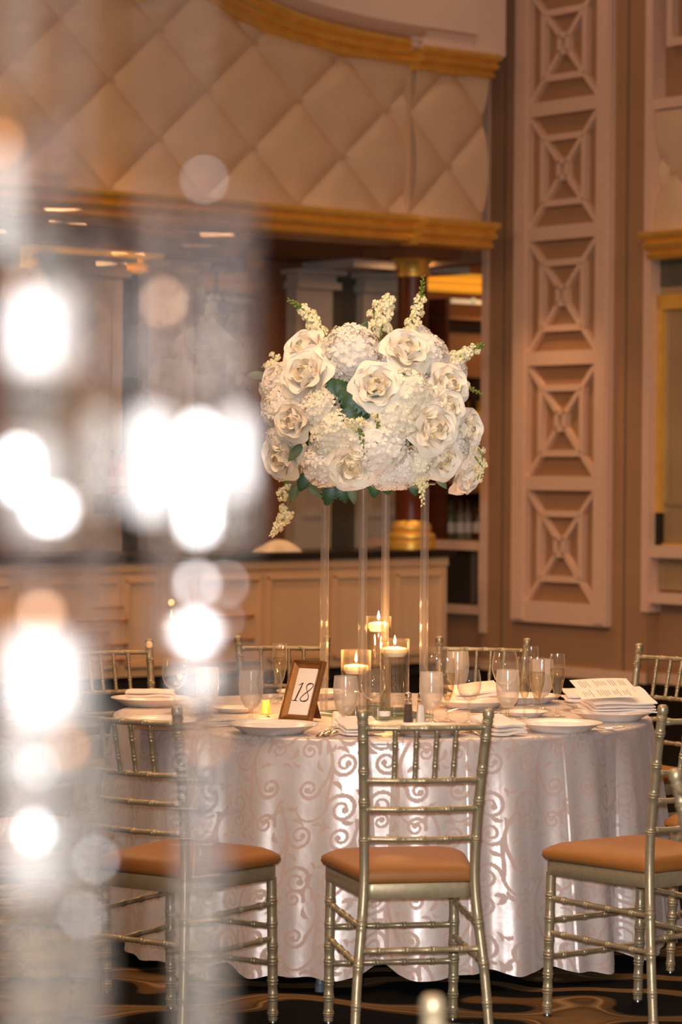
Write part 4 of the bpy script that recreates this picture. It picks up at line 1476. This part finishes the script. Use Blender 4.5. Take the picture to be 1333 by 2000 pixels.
glass('wine', .573, 9.76, 'round wine glass behind the half full goblet', 1.08)
glass('wine', -.56, 9.52, 'wine glass at the far left behind the crystals')
glass('flute', .735, 9.50, 'champagne flute half full of sparkling wine, outermost on the right')
glass('flute', .356, 9.29, 'champagne flute between the frosted goblet and a wine glass by the salt', .98)
glass('flute', .618, 9.40, 'champagne flute just right of the half full goblet', .98)
glass('flute', .655, 9.33, 'champagne flute in the middle of the right group', 1.0)
glass('flute', .674, 9.90, 'champagne flute at the rear of the right group', 1.0)
glass('flute', -.213, 9.95, 'champagne flute at the rear above the number frame', 1.0)

# ------------------------------------------------------------------ plates, napkins, menus, cutlery
def make_plate():
    p = thing('dinner_plate', 'x', 'plate', (0, 0, 0))
    MB().lathe([(0, .004), (.088, .004), (.096, .007), (.106, .016), (.130, .027), (.138, .0290), (.1385, .0275), (.132, .0245), (.100, .008), (.092, .0), (0, .0)], 56).obj('body', 'china', p)
    r = MB()
    for rr, z in ((.112, .0186), (.126, .0250)):
        r.lathe([(rr - .0012, z - .0002), (rr, z + .0012), (rr + .0012, z + .0006)], 56)
    r.obj('rim_bead', 'china', p)
    return p
PL = make_plate()
def plate(x, y, label, s=1.0, first=False):
    if first:
        PL.location = (x, y, TOP)
        PL['label'] = label
        PL['group'] = 'white dinner plates'
        o = PL
    else:
        o = dup(PL, (x, y, TOP), 0, label, 'white dinner plates')
    o.scale = (s, s, s)
    return o
plate(-.210, 8.87, 'wide empty white plate at the front edge, below the number frame', 1.04, True)
plate(.275, 8.85, 'white plate seen through the top spindles of the front chair', .92)
plate(.705, 9.0, 'white plate at the front right edge next to the folded napkin', 1.0)
plate(.912, 9.42, 'white plate under the right napkin with two menus', 1.0)
plate(.66, 10.09, 'white plate behind the right group of glasses', .98)
plate(.465, 9.86, 'white plate under the rear napkin behind the salt side wine glass', .98)
plate(.90, 9.80, 'white plate at the far right rim behind the menus', .90)
plate(-.665, 9.86, 'white plate with a flat napkin at the far left rim', 1.0)
plate(-.560, 9.02, 'white plate at the left edge behind the crystal covered chair', 1.0)
plate(-.10, 10.22, 'white plate at the rear behind the number frame', .95)
plate(.63, 9.545, 'small white bread plate among the stems of the right group', .58)
plate(-.36, 9.62, 'small white bread plate left of the amber votive', .58)

def napkin(x, y, rz, w, d, h, label, z=TOP, layers=2, lift=0.0, wedge=0.0, name='napkin'):
    o = thing(name, label, 'napkin', (x, y, z), rz, 'folded cream napkins')
    for k in range(layers):
        mb = MB()
        n = 10
        t0 = h * k / layers
        t1 = h * (k + 1) / layers * .94
        ww = w * (1 - .025 * ((k * 37) % 3))
        dd = d * (1 - .03 * ((k * 23) % 3))
        top_, bot = [], []
        for i in range(n + 1):
            for j in range(n + 1):
                a, b = i / n - .5, j / n - .5
                wv = .0025 * math.sin(7 * a + k) + .002 * math.sin(9 * b + 2 * k)
                wv += lift * (a + .5) ** 2 + wedge * (b + .5) * (k + 1) / layers
                edge = max(abs(a), abs(b)) * 2
                pinch = .45 * max(0, (edge - .80) / .20) ** 2
                zm = (t0 + t1) / 2
                top_.append((a * ww, b * dd, zm + (t1 - zm) * (1 - pinch) + max(0, wv)))
                bot.append((a * ww, b * dd, zm + (t0 - zm) * (1 - pinch) + max(0, wv)))
        N2 = (n + 1) ** 2
        fs = []
        for i in range(n):
            for j in range(n):
                q = i * (n + 1) + j
                fs.append((q, q + n + 1, q + n + 2, q + 1))
                fs.append((N2 + q, N2 + q + 1, N2 + q + n + 2, N2 + q + n + 1))
        for i in range(n):
            for q, q2 in ((i, i + 1), ((n * (n + 1)) + i + 1, n * (n + 1) + i), ((i + 1) * (n + 1), i * (n + 1)), (i * (n + 1) + n, (i + 1) * (n + 1) + n)):
                fs.append((q, q2, N2 + q2, N2 + q))
        mb.add(top_ + bot, fs)
        mb.obj('folded_layer', 'linen', o)
    return o
napkin(.062, 8.84, .35, .13, .115, .030, 'cream napkin folded beside the spoons left of the front chair post', TOP, 3, .004, .022)
napkin(.500, 8.87, .55, .115, .16, .040, 'cream napkin folded thick at the front edge left of a white plate', TOP, 3, .004, .020)
napkin(.925, 9.36, .25, .22, .17, .040, 'cream napkin stacked on the right plate, carrying two menus', TOP + .030, 4, 0.0, .045)
napkin(.885, 9.83, .1, .20, .13, .030, 'cream napkin with a lifted end on the far right plate', TOP + .027, 2, .014, .018)
napkin(.475, 9.86, .2, .17, .13, .030, 'cream napkin on the rear plate right of the acrylic tubes', TOP + .030, 2, .016, .022)
napkin(-.36, 9.10, .45, .19, .035, .024, 'cream napkin rolled slim, left of the wide empty plate', TOP, 3)
napkin(-.665, 9.86, .0, .17, .13, .026, 'cream napkin lying flat on the far left plate', TOP + .030, 2)

def menu(x, y, z, rz, tilt, label):
    m = thing('menu_card', label, 'menu', (x, y, z), rz, 'printed menus')
    m.rotation_euler = (tilt, 0, rz)
    mb = MB()
    n = 8
    vs_, fs = [], []
    for i in range(n + 1):
        for s in (-1, 1):
            a = i / n - .5
            vs_.append((a * .20, s * .048, .004 * math.sin(3 * a + 1) + .004))
    for i in range(n):
        fs.append((2 * i, 2 * i + 2, 2 * i + 3, 2 * i + 1))
    lo = [(x_, y_, z_ - .0006) for x_, y_, z_ in vs_]
    N2 = len(vs_)
    mb.add(vs_ + lo, fs + [tuple(N2 + q for q in reversed(f)) for f in fs] + [(2 * i, N2 + 2 * i, N2 + 2 * i + 2, 2 * i + 2) for i in range(n)] + [(2 * i + 1, 2 * i + 3, N2 + 2 * i + 3, N2 + 2 * i + 1) for i in range(n)] + [(0, 1, N2 + 1, N2), (2 * n, N2 + 2 * n, N2 + 2 * n + 1, 2 * n + 1)])
    mb.obj('sheet', 'card', m)
    tx = MB()
    r2_ = random.Random(int(x * 1000))
    for k in range(19):
        if k in (4, 5, 11, 15):
            continue
        xx = -.077 + k * .0085
        half = r2_.uniform(.014, .036)
        y0 = -half
        while y0 < half:
            L = r2_.uniform(.003, .010)
            zz = .004 * math.sin(3 * (xx / .2) + 1) + .0046
            tx.box(xx - .0008, xx + .0008, y0, min(half, y0 + L), zz, zz + .0002)
            y0 += L + .002
    tx.obj('print', 'inkpale', m, smooth=False)
    return m
menu(.885, 9.318, TOP + .0915, .20, .26, 'printed menu lying on the right napkin, nearer of the two')
menu(.878, 9.412, TOP + .1160, .23, .27, 'printed menu lying on the right napkin, farther of the two')

# cutlery
def cut_path(L, arch=.006):
    return [(-L / 2 + L * t, 0, .003 + arch * math.sin(PI * t) * (1 if t < .75 else .6)) for t in [i / 14 for i in range(15)]]
def flat_strip(mb, path, ws, th=.0022):
    rings = []
    for (x, y, z), w in zip(path, ws):
        rings.append([(x, y - w, z), (x, y, z - th * .4), (x, y + w, z), (x, y + w * .6, z + th), (x, y, z + th * 1.3), (x, y - w * .6, z + th)])
    mb.loft(rings, True, True)
def spoon(x, y, rz, label, z=TOP):
    o = thing('spoon', label, 'cutlery', (x, y, z), rz, 'silver cutlery')
    L = .13
    p = cut_path(L)
    flat_strip(mb := MB(), p, [.0075 - .0042 * (i / 14) if i < 12 else .0032 for i in range(15)])
    mb.obj('handle', 'silver', o)
    b = MB()
    rings = []
    for i in range(9):
        t = i / 8
        w = .019 * math.sin(PI * (.06 + .88 * t)) ** .7
        rings.append([(L / 2 + .056 * t, w * math.cos(PI + PI * j / 10), .0125 + .010 * math.sin(PI + PI * j / 10) * math.sin(PI * (.08 + .84 * t))) for j in range(11)])
    b.loft(rings, closed=False)
    b.obj('spoon_bowl', 'silver', o)
    return o
def fork(x, y, rz, label, z=TOP):
    o = thing('fork', label, 'cutlery', (x, y, z), rz, 'silver cutlery')
    L = .125
    flat_strip(mb := MB(), cut_path(L), [.0075 - .0042 * (i / 14) if i < 12 else .004 for i in range(15)])
    mb.obj('handle', 'silver', o)
    h = MB()
    flat_strip(h, [(L / 2 - .004, 0, .004), (L / 2 + .012, 0, .005), (L / 2 + .022, 0, .006)], [.004, .011, .0115])
    h.obj('neck', 'silver', o)
    for k in range(4):
        yy = -.0095 + k * .00633
        t = MB()
        flat_strip(t, [(L / 2 + .020, yy, .006), (L / 2 + .040, yy, .006), (L / 2 + .062, yy, .009)], [.0022, .0020, .0010], .0016)
        t.obj('tine', 'silver', o)
    return o
def knife(x, y, rz, label, z=TOP):
    o = thing('knife', label, 'cutlery', (x, y, z), rz, 'silver cutlery')
    flat_strip(mb := MB(), cut_path(.11, .002), [.0075 - .002 * (i / 14) for i in range(15)], .004)
    mb.obj('handle', 'silver', o)
    b = MB()
    flat_strip(b, [(.055, 0, .003), (.09, 0, .003), (.13, 0, .003), (.145, 0, .003)], [.006, .010, .009, .003], .0014)
    b.obj('blade', 'silver', o)
    return o
spoon(-.020, 8.80, 1.35, 'silver spoon with its bowl towards the napkin left of the front chair')
knife(-.040, 8.80, 1.40, 'silver knife lying beside the spoon, left of the front chair')
fork(-.055, 8.79, 1.35, 'silver fork handle end near the wide empty plate, nearest the hem')
spoon(.430, 8.86, 1.8, 'silver spoon lying right of the plate behind the front chair')
knife(.456, 8.88, 1.8, 'silver knife beside the spoon behind the right post of the front chair')
fork(.795, 9.05, .15, 'silver fork with its handle at the right edge below the menus')
knife(.50, 9.60, -.4, 'silver knife between the small bread plate and the rear wine glasses', TOP)
fork(.415, 9.70, .7, 'silver fork beside the rear napkin and plate')

# fallen leaf on the cloth
lf = inst(LF[1], 'fallen_leaf', None, Matrix.Translation((-.262, 9.44, TOP + .006)) @ Matrix.Rotation(-1.3, 4, 'Z') @ Matrix.Scale(.45, 4))
tag(lf, 'small green leaf lying on the cloth by the amber votive', 'leaf')

# ------------------------------------------------------------------ table number frame
FW, FH, FB = .128, .212, .030
fr = thing('table_number_frame', 'small antique gold picture frame with the number 18, leaning back on the cloth', 'picture frame', (0, 0, 0))
fr.matrix_world = Matrix.Translation((-.142, 9.245, TOP)) @ Matrix.Rotation(-.60, 4, 'Z') @ Matrix.Rotation(-.40, 4, 'X')
# local: X width, Z height, -Y front
prof = [(i_ * .84, y_) for i_, y_ in [(0.0, .000), (0.0, -.016), (.004, -.020), (.008, -.018), (.010, -.014), (.019, -.011), (.024, -.008), (.030, -.004), (.030, .000)]]
def frame_side(k):
    """mitred side k: 0 bottom 1 right 2 top 3 left"""
    cs = [(-FW / 2, 0), (FW / 2, 0), (FW / 2, FH), (-FW / 2, FH)]
    a, b = cs[k], cs[(k + 1) % 4]
    ctr = (0, FH / 2)
    rings = []
    for c in (a, b):
        sx = 1 if c[0] < 0 else -1
        sz = 1 if c[1] < .01 else -1
        rings.append([(c[0] + sx * i, y, c[1] + sz * i) for i, y in prof])
    return MB().loft(rings, True, True)
for k in range(4):
    s = frame_side(k).obj('frame_side', 'frame', fr, smooth=False)
    cs = [(-FW / 2, 0), (FW / 2, 0), (FW / 2, FH), (-FW / 2, FH)]
    a, b = Vector(cs[k]), Vector(cs[(k + 1) % 4])
    d = (b - a)
    nb = int(d.length / .0052)
    bd = MB()
    inn = Vector((-d.y, d.x)).normalized() * .0060
    for i in range(2, nb - 1):
        q = a + d * (i / nb) + inn
        bd.lathe([(0, -.0018), (.0016, -.0009), (.0018, 0), (.0016, .0009), (0, .0018)], 6, (q.x, -.0195, q.y))
    bd.obj('bead_row', 'framedark', s)
MB().box(-FW / 2 + .023, FW / 2 - .023, -.003, -.001, .023, FH - .023).obj('number_card', 'card', fr, smooth=False)
MB().box(-FW / 2 + .002, FW / 2 - .002, -.001, .002, .002, FH - .002).obj('back_board', 'framedark', fr, smooth=False)
est = MB()
est.loft([[(-.025, .003, .13), (.025, .003, .13), (.025, .006, .13), (-.025, .006, .13)], [(-.03, .088, .045), (.03, .088, .045), (.03, .091, .045), (-.03, .091, .045)]], True, True)
est.obj('easel_back', 'framedark', fr, smooth=False)
def pen(mb, pts, ws, y=-.0036):
    n = len(pts)
    L_, R_ = [], []
    for i in range(n):
        a, b = Vector(pts[max(i - 1, 0)]), Vector(pts[min(i + 1, n - 1)])
        d = (b - a).normalized()
        nn = Vector((-d.y, d.x)) * ws[i] / 2
        p = Vector(pts[i])
        L_.append((p.x + nn.x, y, p.y + nn.y))
        R_.append((p.x - nn.x, y, p.y - nn.y))
    vs_ = L_ + R_
    vs_ += [(x, y + .0005, z) for x, y, z in vs_]
    fs = [(i, i + 1, n + i + 1, n + i) for i in range(n - 1)] + [(2 * n + i, 3 * n + i, 3 * n + i + 1, 2 * n + i + 1) for i in range(n - 1)]
    mb.add(vs_, fs)
num = MB()
sl = .26
def it(x, z):
    return (x + sl * z - .006, .072 + z)
H1 = .064
pen(num, [it(-.019, H1 * t) for t in (0, .25, .5, .75, 1)], [.0048, .0050, .0050, .0046, .0028])
pen(num, [it(-.020, H1), it(-.026, H1 * .90), it(-.033, H1 * .86)], [.0035, .0028, .0012])
pen(num, [it(-.032, .0008), it(-.019, .0012), it(-.008, .0006)], [.0018, .0032, .0018])
m8 = 48
p8, w8 = [], []
for i in range(m8 + 1):
    t = 2 * PI * i / m8
    sx = math.sin(2 * t)
    zc = math.cos(t)
    wdt = .0125 if zc > 0 else .0150
    zz = H1 * (.5 + .5 * zc) + (.004 if zc > 0 else 0) * 0
    p8.append(it(.014 + wdt * sx * 1.0, H1 * .52 + (H1 * .46 if zc > 0 else H1 * .52) * zc))
    w8.append(.0020 + .0030 * abs(math.cos(t)) ** 2 * (1 if math.sin(2 * t) * math.cos(t) < 0 else .45) + .0016 * math.exp(-(zc / .45) ** 2) * (1 if math.sin(t) > 0 else 0))
pen(num, p8, w8, -.0037)
num.obj('number', 'ink', fr, smooth=False)

# ------------------------------------------------------------------ hanging crystals close to the camera
CD = 1.20
PXC = 0.0002182          # crystal layout grid: one step is 0.218 mm
def cpos(x, y, D=CD):
    """point of the hanging-crystal layout grid, at distance D along the room"""
    return Vector(((x - 666.5) * PXC * D / CD + (y - 1000) * 0.0000016, D, CAM_Z - (y - 915.3 - (x - 666.5) * 0.0072) * PXC * D / CD))
ch = thing('crystal_chandelier', 'hanging crystal chandelier strands blurred white at the left edge, close to the camera', 'chandelier', tuple(cpos(230, -120)))
CH0 = Vector(ch.location)
MB().tube([cpos(-60, -300) - CH0, cpos(230, -310) - CH0, cpos(520, -300) - CH0], .004, 10).obj('hanger_bar', 'silver', ch)
MB().tube([cpos(230, -310) - CH0, cpos(230, -310) - CH0 + Vector((0, 0, .5)), Vector((0, 0, 6.2 - CH0.z))], .003, 8).obj('suspension_rod', 'silver', ch)
def facet(r, h, n=8):
    return [(0.0, -h), (r * .55, -h * .72), (r, -h * .1), (r, h * .1), (r * .55, h * .72), (0.0, h)]
BEADS = {}
def bead(strand, x, y, rw, rh, m, D=CD, flat=False):
    k = (m, flat)
    if k not in BEADS:
        pr = [(0.0, -1), (.75, -.96), (1, -.86), (1, .86), (.75, .96), (0, 1)] if flat else facet(1, 1)
        BEADS[k] = MB().lathe(pr, 8).mesh('crystal_bead' if not flat else 'crystal_prism', m, smooth=False)
    p = cpos(x, y, D) - CH0
    return inst(BEADS[k], 'crystal_prism' if flat else 'crystal_bead', strand, Matrix.Translation(p) @ Matrix.Diagonal((rw * PXC, rw * PXC, rh * PXC, 1)))
def strand(x, D=CD, y1=2200, y0=-305):
    n = 6
    return MB().tube([cpos(x, y0 + (y1 - y0) * i / n, D) - CH0 for i in range(n + 1)], .00035, 5).obj('crystal_strand', 'silver', ch)
def chain(s, x, y0, y1, step, rw, rh, m, D=CD, flat=False):
    y = y0
    while y <= y1:
        bead(s, x + random.uniform(-3, 3), y, rw, rh, m, D, flat)
        y += step

# right column
sA = strand(388, y1=1500)
chain(sA, 386, -260, 300, 60, 12, 28, 'crystal')
bead(sA, 400, 352, 5.5, 5.5, 'crystal3')
chain(sA, 388, 430, 760, 66, 34, 33, 'crystal', flat=True)
bead(sA, 388, 935, 16, 108, 'crystal3', flat=True)
bead(sA, 388, 935, 48, 128, 'crystal2', D=1.22, flat=True)
bead(sA, 385, 1140, 12, 12, 'crystal3')
bead(sA, 382, 1235, 34, 20, 'crystal3')
bead(sA, 384, 1325, 26, 30, 'crystal4', flat=True)
bead(sA, 405, 1455, 14, 14, 'amber')  # warm lamp glint, painted as the bead's own colour
sA2 = strand(396, D=1.205, y1=2200, y0=1420)
bead(sA2, 396, 1400, 46, 48, 'crystal', 1.205, True)
chain(sA2, 396, 1496, 1680, 92, 44, 46, 'crystal2b', 1.205, True)
chain(sA2, 396, 1772, 2180, 92, 48, 46, 'crystal2', 1.205, True)
sB = strand(296, D=1.21, y1=1300)
chain(sB, 300, -240, 400, 70, 10, 30, 'crystal', 1.21)
chain(sB, 302, 430, 760, 80, 36, 39, 'crystal', 1.21, True)
bead(sB, 294, 905, 36, 105, 'crystal4', 1.21, True)
bead(sB, 320, 590, 12, 12, 'pale_warm_glint', 1.2)
chain(sB, 330, 1060, 1240, 80, 40, 38, 'crystal', 1.21, True)
sC = strand(468, D=1.19, y1=1500)
chain(sC, 464, 430, 760, 80, 34, 39, 'crystal', 1.19, True)
bead(sC, 463, 890, 24, 84, 'crystal4', 1.19, True)
chain(sC, 462, 985, 1060, 60, 30, 29, 'crystal2', 1.19, True)
bead(sC, 440, 1140, 6, 6, 'crystal3', 1.19)
bead(sC, 430, 1210, 4.5, 4.5, 'crystal3', 1.19)
bead(sC, 475, 1320, 36, 36, 'crystal2b', 1.19)
# left column
sD = strand(40, D=1.20)
chain(sD, 40, -240, 200, 75, 40, 36, 'crystal', flat=True)
bead(sD, 8, 400, 26, 110, 'crystal4b', flat=True)
bead(sD, 90, 330, 40, 110, 'crystal', D=1.215, flat=True)
bead(sD, 90, 520, 44, 70, 'crystal2', D=1.215, flat=True)
bead(sD, 66, 650, 52, 74, 'crystal4', flat=True)
bead(sD, 66, 780, 60, 60, 'crystal2', D=1.215, flat=True)
bead(sD, 36, 918, 18, 40, 'crystal3', flat=True)
bead(sD, 98, 995, 26, 20, 'crystal3', flat=True)
bead(sD, 70, 950, 64, 105, 'crystal4b', D=1.22, flat=True)
chain(sD, 60, 1095, 1150, 50, 60, 24, 'crystal', flat=True)
bead(sD, 80, 1200, 16, 16, 'pale_warm_glint')
bead(sD, 76, 1320, 66, 84, 'crystal4', flat=True)
bead(sD, 72, 1500, 6, 6, 'crystal3')
bead(sD, 60, 1480, 70, 72, 'crystal4b', D=1.22, flat=True)
bead(sD, 66, 1625, 10, 14, 'crystal3')
bead(sD, 60, 1660, 70, 92, 'crystal4b', D=1.22, flat=True)
chain(sD, 66, 1810, 2200, 96, 74, 47, 'crystal2', D=1.22, flat=True)
sE = strand(130, D=1.21)
chain(sE, 150, -240, 420, 75, 16, 36, 'crystal', 1.21, True)
bead(sE, 122, 640, 30, 84, 'crystal4b', 1.21, True)
bead(sE, 45, 560, 13, 13, 'pale_warm_glint', 1.21)
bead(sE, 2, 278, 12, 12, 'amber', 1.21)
chain(sE, 190, 480, 720, 80, 30, 39, 'crystal', 1.23, True)
bead(sE, 196, 900, 24, 100, 'crystal4b', 1.21, True)
chain(sE, 180, 1080, 1240, 80, 40, 38, 'crystal', 1.23, True)
bead(sE, 150, 1330, 26, 80, 'crystal4b', 1.23, True)
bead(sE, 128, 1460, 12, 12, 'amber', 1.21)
chain(sE, 175, 1420, 1640, 96, 46, 47, 'crystal2', 1.23, True)
bead(sE, 186, 1680, 6.5, 6.5, 'crystal3', 1.21)
bead(sE, 160, 1790, 5.5, 5.5, 'crystal3', 1.21)
chain(sE, 160, 1700, 2180, 96, 50, 46, 'crystal2', 1.23, True)
